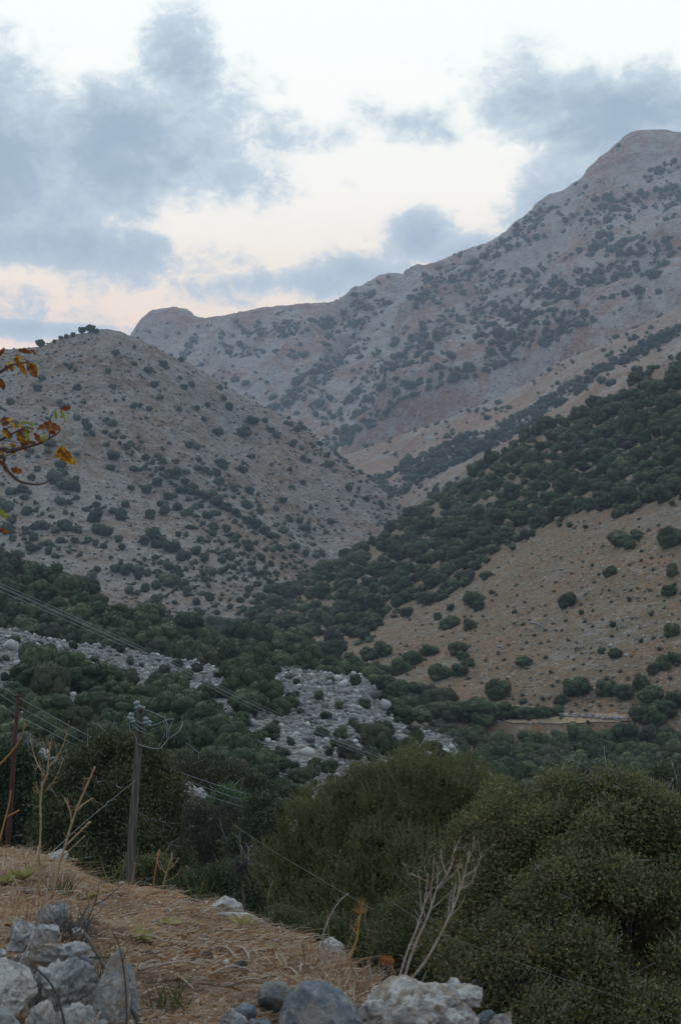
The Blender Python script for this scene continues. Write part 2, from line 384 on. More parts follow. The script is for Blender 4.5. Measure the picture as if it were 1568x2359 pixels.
def scree_mat():
    m, t = new_mat('scree_stone'); g = t.add('ShaderNodeNewGeometry'); oi = t.add('ShaderNodeObjectInfo').outputs['Random']
    r = t.math('FRACT', t.math('ADD', g.outputs['Random Per Island'], oi))
    col = t.ramp(r, [(0.0, (.10, .10, .10)), (0.3, (.22, .22, .22)), (0.7, (.36, .36, .35)), (1.0, (.58, .57, .55))])
    n = t.noise(g.outputs['Position'], 1.6, 5, 0.7); n2 = t.noise(g.outputs['Position'], 0.13, 4, 0.6)
    col = t.mix(t.math('MULTIPLY', t.sstep(n, 0.5, 0.7), 0.6), col, (.12, .12, .12))
    col = t.mix(t.math('MULTIPLY', t.sstep(n2, 0.55, 0.68), 0.5), col, (.26, .18, .12))
    finish(t, col, 0.95, n, 0.6, 0.15, 0.08)
scree_mat()
def slope_stone_mat():
    m, t = new_mat('slope_stone'); g = t.add('ShaderNodeNewGeometry')
    col = t.ramp(g.outputs['Random Per Island'], [(0.0, (.17, .155, .14)), (0.6, (.29, .275, .255)), (1.0, (.45, .43, .40))])
    finish(t, col, 0.95, spec=0.05)
slope_stone_mat()
def straw_mat():
    m, t = new_mat('dry_straw'); g = t.add('ShaderNodeNewGeometry')
    col = t.ramp(g.outputs['Random Per Island'], [(0.0, (.10, .06, .04)), (0.18, (.25, .13, .07)), (0.4, (.38, .23, .12)), (0.65, (.48, .35, .21)), (0.85, (.55, .46, .34)), (1.0, (.64, .60, .54))])
    n = t.noise(g.outputs['Position'], 1.1, 4, 0.6)
    col = t.mix(t.sstep(n, 0.45, 0.62), col, t.mix(0.5, col, (.24, .17, .12)))
    finish(t, col, 0.85, spec=0.1, trans=0.1)
straw_mat()
def soil_mat():
    m, t = new_mat('bank_soil'); p = pos(t)
    a = t.noise(p, 0.75, 6, 0.6, 0.4); b = t.noise(p, 9, 7, 0.72, 0.5); c_ = t.noise(p, 55, 5, 0.7)
    st = t.noise(t.mapping(p, (30, 90, 30), (0, 0, 0.6)), 1.0, 4, 0.7, 0.6)
    col = t.mix(t.sstep(a, 0.40, 0.60), (.34, .195, .10), (.33, .24, .155))
    col = t.mix(t.sstep(b, 0.48, 0.66), col, (.25, .145, .08))
    col = t.mix(t.math('MULTIPLY', t.sstep(c_, 0.52, 0.66), 0.7), col, (.40, .30, .18))
    col = t.mix(t.math('MULTIPLY', t.sstep(st, 0.56, 0.66), 0.6), col, (.44, .32, .18))
    col = t.mix(t.math('MULTIPLY', t.sstep(c_, 0.42, 0.33), 0.6), col, (.12, .075, .05))
    h = t.math('ADD', b, t.math('MULTIPLY', c_, 0.35))
    finish(t, col, 0.95, h, 1.0, 0.035, 0.05)
soil_mat()
def path_mat():
    m, t = new_mat('track_earth'); p = pos(t); n = t.noise(p, 0.5, 6, 0.65)
    finish(t, t.mix(t.sstep(n, .4, .62), (.36, .26, .165), (.31, .24, .165)), 0.95, n, 0.6, 0.2, 0.05)
path_mat()
def autumn_mat(name, a, b, c):
    m, t = new_mat(name); oi = t.add('ShaderNodeObjectInfo').outputs['Random']
    tc = t.add('ShaderNodeTexCoord').outputs['Object']
    mp = t.add('ShaderNodeVectorMath'); mp.operation = 'ADD'; t.l.new(tc, mp.inputs[0])
    cb = t.add('ShaderNodeCombineXYZ'); t.val(cb.inputs[1], t.math('MULTIPLY', oi, 9)); t.l.new(cb.outputs[0], mp.inputs[1])
    n = t.noise(mp.outputs[0], 38, 5, 0.65, 0.5)
    col = t.ramp(n, [(0.30, a), (0.47, a), (0.53, b), (0.62, c)])
    finish(t, col, 0.55, spec=0.25, trans=0.4)
autumn_mat('brown_leaf', (.15, .05, .018), (.24, .09, .025), (.33, .14, .03))
autumn_mat('amber_leaf', (.24, .085, .02), (.50, .26, .02), (.62, .40, .03))
autumn_mat('lime_leaf', (.20, .25, .02), (.34, .36, .04), (.22, .11, .03))
autumn_mat('fruit_skin', (.42, .42, .14), (.50, .48, .20), (.48, .42, .16))
autumn_mat('mullein_leaf', (.24, .24, .07), (.36, .34, .14), (.34, .25, .08))

# ------------------------------------------------------------------ terrain lofts
class Loft: pass
LOFTS = []
def crom(R4, t):
    a, b, c, d = R4
    return 0.5 * ((2 * b) + (-a + c) * t + (2 * a - 5 * b + 4 * c - d) * t * t + (-a + 3 * b - 3 * c + d) * t ** 3)
def loft(name, mat, x0, x1, nu, rows, segs, disp, back=(), foot=(), smooth=6, crest_disp=0.25, ridges=(), **props):
    """rows: crest first, then down the slope, each a list of (px, py, distance). back/foot: extra world rows made from the
    crest / last row by a function of its points. segs: cells between the rows."""
    px = np.linspace(x0, x1, nu); W = []
    for r in rows:
        r = np.array(r, float); r = r[np.argsort(r[:, 0])]
        py = np.interp(px, r[:, 0], r[:, 1]); D = np.interp(px, r[:, 0], r[:, 2])
        if smooth > 1:
            k = np.ones(smooth) / smooth
            D = np.convolve(np.pad(D, (smooth * 2, smooth * 2), 'edge'), np.ones(4 * smooth + 1) / (4 * smooth + 1), 'valid')
            py = np.convolve(np.pad(py, (smooth // 2, smooth - 1 - smooth // 2), 'edge'), k, 'valid')
        W.append(pt(px, py, D))
    W = [f(W[0]) for f in reversed(back)] + W + [f(W[-1]) for f in foot]
    nb = len(back)
    E = [2 * W[0] - W[1]] + W + [2 * W[-1] - W[-2]]
    out = []; lab = []
    for k in range(len(W) - 1):
        n = segs[k]
        for t in np.arange(n) / n:
            if k < nb or k >= nb + len(rows) - 1: out.append(W[k] * (1 - t) + W[k + 1] * t)
            elif k == nb: out.append(crom([2 * W[k] - W[k + 1], E[k + 1], E[k + 2], E[k + 3]], t))
            else: out.append(crom(E[k:k + 4], t))
            lab.append(k + t)
    out.append(W[-1]); lab.append(len(W) - 1.0)
    G = np.array(out); lab = np.array(lab)
    # relief
    amp, scale, rid, small, sscale = disp
    du = np.gradient(G, axis=1); dv = np.gradient(G, axis=0); N = norm(np.cross(du, dv)); N *= np.sign(N[..., 2:3] + 1e-6)
    d = fbm(G / scale, 5) * amp * (1 - rid) + fbm((G + 99) / scale * np.array([1.0, .8, .35]), 5, ridged=True) * amp * rid
    cd = np.abs(lab - nb)[:, None]
    d = d * np.clip(crest_disp + np.maximum(cd - .05, 0) * 1.3, 0, 1) + (fbm(G / sscale, 4) * .5 + fbm(G / sscale * np.array([1, 1, 1.8]) + 7, 4, ridged=True) * .6) * small * (0.6 + 0.4 * np.clip(cd * 3, 0, 1))
    if ridges:
        qx, qy, _ = proj(G)
        for line, wpx, hm in ridges:
            ln_ = np.array(line, float); best = np.full(qx.shape, 1e9)
            for (ax, ay), (bx2, by2) in zip(ln_[:-1], ln_[1:]):
                vx, vy = bx2 - ax, by2 - ay; tt = np.clip(((qx - ax) * vx + (qy - ay) * vy) / (vx * vx + vy * vy), 0, 1)
                best = np.minimum(best, np.hypot(qx - ax - vx * tt, qy - ay - vy * tt))
            best = best * (1 + .5 * fbm(G / 70.0, 3))
            d = d + hm * np.exp(-best / wpx) * np.clip(cd * 1.3 - .08, 0, 1)
    G = G + N * d[..., None]
    nv = len(G); i = np.arange(nv - 1)[:, None] * nu; j = np.arange(nu - 1)[None]
    F = np.stack([i + j, i + nu + j, i + nu + j + 1, i + j + 1], -1).reshape(-1, 4)
    me = mesh_np(name, G.reshape(-1, 3), F, MAT[mat], True)
    o = link(name, me, kind='structure', **props)
    L = Loft(); L.G = G; L.o = o; L.px, L.py, L.d = proj(G); L.lab = lab - nb; L.x0, L.x1, L.nu = x0, x1, nu; L.N = N
    L.front = (L.lab >= 0) & (L.lab <= len(rows) - 1 + .01); LOFTS.append(L)
    return L
def pick(L, px, py):
    u = int(round((px - L.x0) / (L.x1 - L.x0) * (L.nu - 1))); u = min(max(u, 0), L.nu - 1)
    idx = np.where(L.front)[0]; col = L.py[idx, u]
    k = int(np.argmin(np.abs(col - py))); v = idx[k]
    P = L.G[v, u]
    return P, L.d[v, u], abs(col[k] - py)
def off(dy, dz): return lambda P: P + np.array([0, dy, dz])

# far mountain, right
mountain = loft('mountain', 'mountain_ground', 150, 1900, 560, [
    [(100, 860, 2500), (200, 810, 2450), (285, 785, 2420), (305, 770, 2400), (322, 742, 2400), (345, 716, 2400), (370, 710, 2400), (400, 708, 2380), (432, 712, 2380), (446, 727, 2380), (470, 735, 2380), (500, 730, 2360),
     (540, 722, 2350), (600, 710, 2340), (700, 702, 2330), (740, 698, 2330), (780, 693, 2320), (800, 684, 2310), (830, 662, 2300), (850, 650, 2290), (872, 634, 2290), (895, 630, 2280), (935, 633, 2260), (965, 627, 2250), (1000, 606, 2240),
     (1060, 583, 2220), (1100, 567, 2210), (1135, 558, 2200), (1180, 520, 2180), (1220, 487, 2160), (1236, 467, 2150), (1262, 450, 2140), (1300, 436, 2130), (1345, 405, 2120), (1357, 388, 2110), (1380, 362, 2110), (1402, 350, 2110),
     (1425, 328, 2100), (1440, 310, 2100), (1465, 301, 2100), (1500, 299, 2100), (1568, 305, 2080), (1700, 330, 2050), (1900, 420, 2000)],
    [(100, 900, 2380), (300, 800, 2310), (400, 775, 2280), (600, 770, 2230), (800, 750, 2180), (960, 700, 2130), (1100, 650, 2080), (1250, 560, 2040), (1400, 470, 1990), (1568, 400, 1960), (1900, 500, 1900)],
    [(100, 950, 2250), (400, 850, 2140), (600, 860, 2070), (800, 850, 2010), (960, 800, 1950), (1100, 750, 1900), (1250, 680, 1850), (1400, 590, 1800), (1568, 510, 1780), (1900, 600, 1700)],
    [(100, 1000, 2100), (400, 940, 1980), (600, 960, 1900), (760, 960, 1830), (900, 910, 1780), (1050, 860, 1730), (1200, 800, 1680), (1350, 720, 1640), (1568, 620, 1600), (1900, 700, 1500)],
    [(100, 1100, 1900), (500, 1100, 1750), (680, 1080, 1680), (760, 1055, 1640), (900, 1015, 1590), (1050, 960, 1540), (1200, 890, 1500), (1350, 810, 1460), (1568, 700, 1420), (1900, 800, 1350)]],
    (8, 6, 52, 52, 52, 52, 8, 4), (36, 230, .7, 8.5, 26), back=(off(250, -150), off(450, -700)), foot=(off(-60, -60), off(-150, -350)), crest_disp=.06, smooth=3, ridges=[
    ([(1640, 560), (1430, 645), (1330, 705), (1240, 770), (1120, 862), (1040, 925), (960, 975)], 26, 34), ([(1640, 650), (1480, 715), (1300, 800), (1150, 885), (1000, 965), (850, 1020)], 20, 24),
    ([(1030, 640), (930, 720), (850, 790), (760, 850), (700, 930)], 24, 30), ([(870, 690), (760, 760), (680, 830), (620, 900)], 20, 24), ([(1440, 470), (1280, 560), (1150, 640), (1050, 700), (960, 780)], 26, 30), ([(560, 725), (500, 800), (520, 870)], 22, 20),
    ([(1235, 480), (1130, 580), (1000, 640)], 16, 12), ([(1250, 700), (1100, 800), (950, 880), (800, 1000)], 26, -36), ([(1400, 600), (1200, 700), (1100, 740)], 20, -20), ([(830, 810), (760, 870), (690, 915)], 14, -26), ([(1220, 510), (1100, 620), (1000, 650)], 18, -18)])
# bare spur in front of it
spur = loft('spur', 'spur_ground', 500, 1900, 360, [
    [(500, 1130, 1650), (700, 1075, 1580), (760, 1058, 1540), (800, 1048, 1500), (850, 1030, 1470), (900, 1012, 1450), (1000, 975, 1420), (1100, 935, 1390), (1200, 893, 1360), (1300, 838, 1330), (1400, 790, 1300), (1568, 705, 1270), (1900, 600, 1200)],
    [(500, 1200, 1500), (760, 1090, 1420), (860, 1070, 1380), (1000, 1005, 1330), (1100, 965, 1290), (1200, 925, 1260), (1300, 865, 1230), (1400, 815, 1200), (1568, 735, 1170), (1900, 650, 1100)],
    [(500, 1260, 1350), (780, 1150, 1290), (860, 1125, 1250), (1000, 1050, 1200), (1100, 1005, 1160), (1200, 965, 1130), (1300, 905, 1100), (1400, 850, 1070), (1568, 775, 1040), (1900, 690, 980)],
    [(500, 1320, 1200), (860, 1190, 1130), (940, 1175, 1060), (1000, 1130, 1020), (1100, 1060, 980), (1200, 1010, 950), (1300, 950, 920), (1400, 890, 900), (1568, 815, 880), (1900, 720, 840)],
    [(500, 1400, 1050), (860, 1280, 980), (1000, 1200, 920), (1200, 1080, 850), (1400, 960, 810), (1568, 880, 790), (1900, 800, 750)]],
    (6, 26, 26, 26, 22, 6), (12, 110, .5, 1.6, 9), back=(off(120, -60), ), foot=(off(-100, -150),))
# hill on the left
hill = loft('hill', 'hill_ground', -260, 1060, 460, [
    [(-260, 850, 900), (-100, 815, 900), (0, 806, 900), (55, 803, 900), (88, 799, 900), (115, 790, 900), (140, 776, 900), (165, 771, 900), (190, 768, 900), (225, 762, 900), (245, 759, 900), (268, 764, 905), (290, 772, 910), (320, 783, 915), (345, 798, 920), (375, 816, 925),
     (400, 828, 930), (430, 836, 935), (465, 858, 940), (500, 878, 945), (520, 890, 950), (560, 920, 955), (600, 938, 960), (640, 958, 960), (700, 990, 965), (740, 1030, 965), (790, 1062, 965), (830, 1100, 960), (860, 1118, 955), (900, 1155, 950), (930, 1186, 945), (960, 1230, 940), (1060, 1330, 930)],
    [(-260, 930, 850), (0, 880, 850), (150, 850, 850), (250, 850, 850), (350, 880, 860), (450, 940, 870), (560, 1000, 885), (650, 1050, 890), (740, 1100, 890), (830, 1150, 890), (930, 1215, 890), (1060, 1350, 890)],
    [(-260, 1010, 790), (0, 950, 790), (150, 940, 790), (300, 960, 800), (450, 1030, 815), (560, 1090, 830), (650, 1130, 835), (740, 1170, 840), (830, 1200, 845), (930, 1240, 850), (1060, 1370, 850)],
    [(-260, 1090, 730), (0, 1050, 730), (150, 1040, 730), (300, 1080, 740), (450, 1140, 755), (560, 1180, 770), (650, 1220, 780), (740, 1245, 790), (830, 1250, 800), (930, 1275, 810), (1060, 1390, 810)],
    [(-260, 1250, 640), (0, 1250, 640), (150, 1250, 650), (300, 1260, 660), (450, 1270, 680), (560, 1290, 690), (650, 1310, 710), (740, 1330, 730), (830, 1320, 750), (930, 1340, 760), (1060, 1440, 760)]],
    (6, 6, 48, 48, 48, 48, 8), (11, 95, .6, 2.0, 8), back=(off(60, -25), off(500, -350)), foot=(off(-60, -80),))
hill_spur = loft('hill_spur', 'hill_ground', -260, 900, 400, [
    [(-260, 975, 735), (-100, 950, 735), (0, 940, 735), (100, 940, 735), (150, 950, 735), (200, 975, 730), (250, 1005, 725), (300, 1040, 718), (350, 1068, 710), (400, 1095, 702), (450, 1120, 695), (500, 1150, 690), (560, 1190, 685), (620, 1230, 680), (660, 1262, 675), (700, 1295, 670), (740, 1330, 665), (900, 1430, 660)],
    [(-260, 1080, 690), (0, 1050, 690), (150, 1060, 690), (300, 1130, 675), (400, 1170, 660), (500, 1210, 650), (600, 1265, 640), (700, 1330, 635), (900, 1460, 630)],
    [(-260, 1180, 630), (0, 1160, 630), (150, 1170, 630), (300, 1220, 620), (400, 1250, 610), (500, 1290, 600), (600, 1330, 595), (700, 1370, 590), (900, 1480, 590)],
    [(-260, 1300, 560), (0, 1290, 560), (150, 1310, 555), (300, 1330, 550), (400, 1350, 545), (500, 1370, 545), (600, 1390, 545), (700, 1410, 545), (900, 1500, 545)],
    [(-260, 1440, 480), (0, 1420, 480), (150, 1440, 480), (300, 1460, 480), (400, 1470, 480), (500, 1470, 480), (600, 1480, 480), (700, 1490, 480), (900, 1540, 480)]],
    (8, 40, 40, 40, 36, 6), (7, 75, .5, 1.3, 6), back=(off(60, -45),), foot=(off(-40, -50),), crest_disp=.5)
# wooded slope, right, and the bare pasture below it
slope = loft('hillside', 'slope_ground', 380, 1900, 460, [
    [(380, 1440, 560), (500, 1425, 560), (560, 1412, 560), (640, 1378, 570), (740, 1325, 580), (830, 1285, 590), (880, 1245, 600), (940, 1200, 605), (1000, 1165, 600), (1080, 1115, 590), (1130, 1075, 585), (1210, 1015, 575), (1300, 975, 565), (1350, 955, 560),
     (1400, 925, 555), (1440, 900, 550), (1480, 875, 545), (1520, 850, 540), (1568, 825, 540), (1640, 790, 530), (1900, 680, 520)],
    [(380, 1470, 500), (560, 1440, 500), (740, 1370, 510), (880, 1300, 515), (1000, 1220, 515), (1130, 1145, 505), (1300, 1050, 490), (1450, 980, 475), (1568, 920, 465), (1900, 790, 440)],
    [(380, 1500, 430), (560, 1470, 430), (740, 1420, 435), (880, 1360, 440), (1000, 1300, 435), (1130, 1230, 425), (1300, 1150, 410), (1450, 1080, 395), (1568, 1040, 385), (1900, 930, 360)],
    [(380, 1520, 370), (560, 1500, 370), (740, 1470, 370), (880, 1430, 370), (1000, 1390, 365), (1130, 1330, 355), (1300, 1270, 340), (1450, 1220, 325), (1568, 1190, 315), (1900, 1100, 290)],
    [(380, 1560, 320), (560, 1540, 320), (740, 1520, 315), (880, 1500, 310), (1000, 1480, 305), (1130, 1450, 295), (1300, 1410, 285), (1450, 1370, 275), (1568, 1350, 270), (1900, 1300, 250)],
    [(380, 1610, 280), (560, 1590, 280), (740, 1580, 275), (880, 1575, 270), (1000, 1565, 262), (1130, 1555, 255), (1300, 1540, 248), (1450, 1525, 242), (1568, 1510, 238), (1900, 1480, 225)],
    [(380, 1660, 250), (560, 1650, 250), (740, 1645, 246), (880, 1650, 240), (1000, 1660, 235), (1130, 1668, 230), (1180, 1672, 228), (1300, 1674, 226), (1450, 1672, 222), (1568, 1670, 220), (1900, 1660, 215)]],
    (6, 30, 34, 36, 38, 36, 34, 4), (4.0, 55, .4, .7, 4.5), back=(off(90, -60),), foot=(off(-6, -6),), crest_disp=.5)
# wooded rise behind the scree knoll
rise = loft('wooded_rise', 'valley_ground', -300, 1140, 250, [
    [(-300, 1300, 250), (-100, 1310, 250), (0, 1318, 250), (100, 1345, 248), (200, 1388, 246), (300, 1440, 244), (400, 1475, 242), (500, 1488, 240), (600, 1500, 236), (700, 1535, 232), (850, 1590, 228), (960, 1650, 225), (1140, 1790, 222)],
    [(-300, 1370, 230), (0, 1380, 230), (200, 1430, 226), (400, 1500, 222), (600, 1520, 216), (850, 1610, 210), (960, 1680, 206), (1140, 1830, 205)],
    [(-300, 1470, 205), (0, 1480, 205), (200, 1500, 202), (400, 1540, 198), (600, 1550, 192), (850, 1640, 190), (960, 1710, 188), (1140, 1870, 186)],
    [(-300, 1560, 180), (0, 1560, 180), (200, 1560, 180), (400, 1590, 178), (600, 1600, 175), (850, 1680, 172), (960, 1760, 170), (1140, 1900, 168)]],
    (5, 20, 20, 18, 4), (2.0, 30, .4, .5, 4), back=(off(40, -20),), foot=(off(-10, -12),))
# pale scree knoll
knoll = loft('scree_slope', 'scree_ground', -300, 1200, 420, [
    [(-300, 1430, 165), (-100, 1440, 165), (0, 1455, 165), (60, 1468, 165), (100, 1478, 165), (180, 1490, 164), (250, 1502, 163), (320, 1508, 162), (400, 1522, 160), (450, 1530, 158), (500, 1540, 156), (550, 1546, 155), (600, 1545, 153), (650, 1543, 152), (700, 1548, 150),
     (760, 1560, 148), (800, 1560, 147), (835, 1556, 146), (848, 1585, 145), (870, 1622, 144), (900, 1655, 142), (940, 1680, 140), (980, 1695, 138), (1010, 1690, 136), (1030, 1705, 135), (1060, 1745, 133), (1120, 1790, 130), (1200, 1850, 128)],
    [(-300, 1520, 145), (0, 1540, 145), (250, 1570, 143), (400, 1590, 140), (550, 1600, 137), (700, 1610, 133), (820, 1630, 130), (900, 1700, 126), (1000, 1740, 122), (1200, 1900, 115)],
    [(-300, 1630, 122), (0, 1640, 122), (250, 1660, 120), (400, 1680, 117), (550, 1690, 114), (700, 1700, 112), (820, 1730, 110), (900, 1780, 107), (1000, 1820, 104), (1200, 1950, 100)],
    [(-300, 1740, 100), (0, 1745, 100), (250, 1760, 98), (400, 1780, 96), (550, 1800, 94), (700, 1820, 92), (820, 1840, 90), (900, 1860, 88), (1000, 1900, 86), (1200, 2000, 85)],
    [(-300, 1850, 82), (0, 1850, 82), (250, 1870, 80), (400, 1890, 78), (550, 1910, 77), (700, 1930, 76), (900, 1960, 74), (1200, 2080, 72)]],
    (5, 50, 50, 46, 26, 4), (1.5, 16, .35, .42, 1.7), back=(off(14, -9),), foot=(off(-4, -3),), crest_disp=.6)
# valley floor between, running back to the bank
def world_rows(name, mat, cols, rows, nu, segs, disp, **props):
    cx = np.array(cols, float); u = np.linspace(0, len(cx) - 1, nu); W = []
    for D, zs in rows:
        xs = np.interp(u, np.arange(len(cx)), cx) * max(D, 9) / 10.0
        W.append(np.stack([xs, np.full(nu, float(D)), np.interp(u, np.arange(len(cx)), zs) + EYE[2]], -1))
    out = []; E = [2 * W[0] - W[1]] + W + [2 * W[-1] - W[-2]]
    for k in range(len(W) - 1):
        for t in np.arange(segs) / segs: out.append(crom(E[k:k + 4], t))
    out.append(W[-1]); G = np.array(out); amp, scale, rid, small, ss = disp
    G[..., 2] += fbm(G / scale, 4) * amp + fbm(G / ss, 4) * small
    nv = len(G); i = np.arange(nv - 1)[:, None] * nu; j = np.arange(nu - 1)[None]
    F = np.stack([i + j, i + j + 1, i + nu + j + 1, i + nu + j], -1).reshape(-1, 4)
    o = link(name, mesh_np(name, G.reshape(-1, 3), F, MAT[mat], True), kind='structure', **props)
    L = Loft(); L.G = G; L.o = o; L.px, L.py, L.d = proj(G); L.front = np.ones(nv, bool); LOFTS.append(L)
    return L
valley = world_rows('valley_floor', 'valley_ground', (-4.5, -2.2, -1, 0, 1, 2.2, 4.5),
    [(9, (-4.4, -4.4, -4.5, -4.6, -5, -5.2, -5.5)), (20, (-5, -5, -5.4, -6.2, -7, -7, -7)), (40, (-7, -7.2, -7.6, -8.5, -9.3, -10, -10)), (80, (-9, -9, -9.3, -10.5, -12, -12.8, -13)),
     (120, (-9, -9.5, -10, -12.5, -14.4, -14.8, -15)), (175, (-12, -12, -12, -14, -16, -16.4, -16.5)), (232, (-14, -14, -15, -16.5, -17.4, -17.2, -17)), (330, (-26, -26, -26, -26, -26, -26, -26))],
    200, 22, (1.0, 26, 0, .12, 2.2))
# the ground under everything, to the horizon
gV = []; n_g = 60
gx = np.linspace(-3000, 3000, n_g); gy = np.linspace(-2400, 3300, n_g)
GX, GY = np.meshgrid(gx, gy); GP = np.stack([GX, GY, np.full_like(GX, -32.0)], -1)
r_far = np.hypot(GX, GY - 700)
GP[..., 2] += (fbm(GP / 700.0, 4) + 0.6) * 200 * np.clip((r_far - 1500) / 1500, 0, 1) * (GY < 2500)
i = np.arange(n_g - 1)[:, None] * n_g; j = np.arange(n_g - 1)[None]
link('ground', mesh_np('ground', GP.reshape(-1, 3), np.stack([i + j, i + j + 1, i + n_g + j + 1, i + n_g + j], -1).reshape(-1, 4), MAT['valley_ground'], True), kind='structure')

# foreground bank
def wr(fn): return fn
bank = loft('bank', 'bank_soil', -900, 2600, 520, [
    [(-900, 1880, 14), (-400, 1925, 13.6), (-150, 1945, 13.3), (0, 1953, 13), (60, 1958, 12.8), (100, 1966, 12.6), (140, 1980, 12.4), (165, 1988, 12.2), (200, 2012, 12), (225, 2026, 11.8), (250, 2036, 11.6), (330, 2044, 11.2), (370, 2048, 10.9), (400, 2053, 10.6),
     (430, 2066, 10.3), (470, 2075, 10), (520, 2110, 9.5), (570, 2120, 9.1), (605, 2140, 8.8), (640, 2152, 8.5), (700, 2170, 8.1), (740, 2195, 7.8), (780, 2212, 7.5), (800, 2240, 7.3), (850, 2262, 7.0), (900, 2290, 6.7), (960, 2330, 6.4), (1050, 2380, 6.1), (1180, 2420, 5.9), (1500, 2520, 5.6), (2600, 2700, 5.3)],
    [(-900, 1990, 10.5), (-150, 2010, 10.6), (0, 2015, 10.5), (200, 2060, 10.0), (330, 2085, 9.6), (470, 2120, 8.9), (600, 2165, 8.0), (740, 2215, 7.2), (850, 2285, 6.6), (960, 2350, 6.1), (1180, 2450, 5.7), (1500, 2560, 5.4), (2600, 2760, 5.1)],
    [(-900, 2150, 7.8), (-150, 2150, 7.8), (0, 2150, 7.8), (200, 2150, 7.9), (330, 2165, 7.8), (470, 2190, 7.4), (600, 2225, 6.9), (740, 2265, 6.5), (850, 2330, 6.1), (960, 2390, 5.8), (1180, 2500, 5.4), (1500, 2600, 5.2), (2600, 2800, 4.9)],
    [(-900, 2330, 5.9), (0, 2330, 5.9), (300, 2325, 5.9), (600, 2340, 5.8), (850, 2400, 5.5), (960, 2450, 5.3), (1180, 2560, 5.1), (1500, 2650, 4.9), (2600, 2850, 4.7)],
    [(-900, 2650, 4.2), (0, 2650, 4.2), (600, 2660, 4.2), (960, 2720, 4.1), (1180, 2760, 4.1), (1500, 2800, 4.0), (2600, 2950, 4.0)]],
    (5, 6, 60, 60, 60, 40, 12, 4), (.10, 1.0, .3, .04, .16),
    back=(lambda P: P + np.array([.35, .75, -1.2]), lambda P: P * np.array([1, 1, 0]) + np.array([.5, 2.2, 1.6 - 5.2])),
    foot=(lambda P: np.stack([P[:, 0] * 1.2, P[:, 1] * 0 + 0.2, P[:, 2] * 0 - 0.05], -1), lambda P: np.stack([P[:, 0] * 1.5, P[:, 1] * 0 - 6, P[:, 2] * 0 + 0.1], -1)), smooth=3, crest_disp=.35)

# a coarse depth map of the terrain, to know what the camera can see
ZB = 6; zb = np.full((int(PH // ZB) + 2, int(PW // ZB) + 2), 1e9)
for L in LOFTS:
    a = (L.px / ZB).astype(int).ravel(); b = (L.py / ZB).astype(int).ravel(); d = L.d.ravel()
    ok = (a >= 0) & (a < zb.shape[1]) & (b >= 0) & (b < zb.shape[0]) & (d > 1)
    np.minimum.at(zb, (b[ok], a[ok]), d[ok])
def seen(px, py, d, slack=1.05):
    a = int(px // ZB); b = int(py // ZB)
    if a < -4 or b < 0 or a >= zb.shape[1] + 4 or b >= zb.shape[0]: return False
    a = min(max(a, 0), zb.shape[1] - 1)
    return d <= zb[b, a] * slack + 2

# distant air
hz = bpy.data.materials.new('haze_air'); hz.use_nodes = True; t = NT(hz.node_tree)
pv = t.add('ShaderNodeVolumePrincipled'); pv.inputs['Color'].default_value = (.66, .80, 1.0, 1)
HAZE = 0.000175
pv.inputs['Density'].default_value = HAZE; pv.inputs['Anisotropy'].default_value = 0.1
oo = t.add('ShaderNodeOutputMaterial'); t.l.new(pv.outputs[0], oo.inputs['Volume'])
bx = np.array([[x, y, z] for x in (-3100, 3100) for y in (-2500, 3400) for z in (-800, 770)], float)
bf = np.array([[0, 1, 3, 2], [4, 6, 7, 5], [0, 4, 5, 1], [2, 3, 7, 6], [0, 2, 6, 4], [1, 5, 7, 3]], np.int32)
link('haze', mesh_np('haze', bx, bf, hz), kind='stuff')

# ================================================================== vegetation
def lobes_of(rng, n, spread=.58, rmin=.34, rmax=.52, flat=.9):
    L = [(np.array([0, 0, -.05]), .62)]
    for k in range(n):
        a = rng.rand() * 2 * np.pi; h = rng.rand() ** .8
        rr = spread * np.sqrt(1 - (h * .85) ** 2) * (0.8 + .3 * rng.rand())
        L.append((np.array([math.cos(a) * rr, math.sin(a) * rr, h * .62 - .22]), rmin + (rmax - rmin) * rng.rand()))
    return [(c * np.array([1, 1, flat / .78]), r) for c, r in L]
def crown_arrays(rng, lobes, core, n, leaf, aspect=.6, up=.25, rough=.12, zflat=.92, shell=(.86, 1.12), coref=.93, floor=None):
    acc = Acc(); iv, iff = ico(core)
    for c, r in lobes:
        v = iv * (1 + fbm(iv * 2.6 / 1.0 + rng.rand() * 50, 4)[:, None] * rough * 4) * r * coref
        v[:, 2] *= zflat
        acc.add(v + c, None, iff)
    if n:
        w = np.array([r * r for c, r in lobes]); k = rng.choice(len(lobes), n * 2, p=w / w.sum())
        cc = np.array([c for c, r in lobes])[k]; rr = np.array([r for c, r in lobes])[k]
        d = norm(rng.normal(size=(n * 2, 3))); q = cc + d * (rr * rng.uniform(shell[0], shell[1], n * 2))[:, None] * np.array([1, 1, zflat])
        ok = np.ones(n * 2, bool)
        for c, r in lobes:
            ok &= np.linalg.norm((q - c) / np.array([1, 1, zflat]), axis=1) > r * shell[0] * .96
        ok &= q[:, 2] > -.55
        q = q[ok][:n]; d = d[ok][:n]
        g = d + rng.normal(size=q.shape) * .55 + np.array([0, 0, up])
        V, Q = leaf_quads(q - norm(g) * leaf * .4, g, leaf * rng.uniform(.6, 1.3, len(q)), leaf * aspect, rng)
        acc.add(V, Q)
    if floor is not None:
        for i, v in enumerate(acc.V): v[:, 2] = np.maximum(v[:, 2], floor)
    return acc
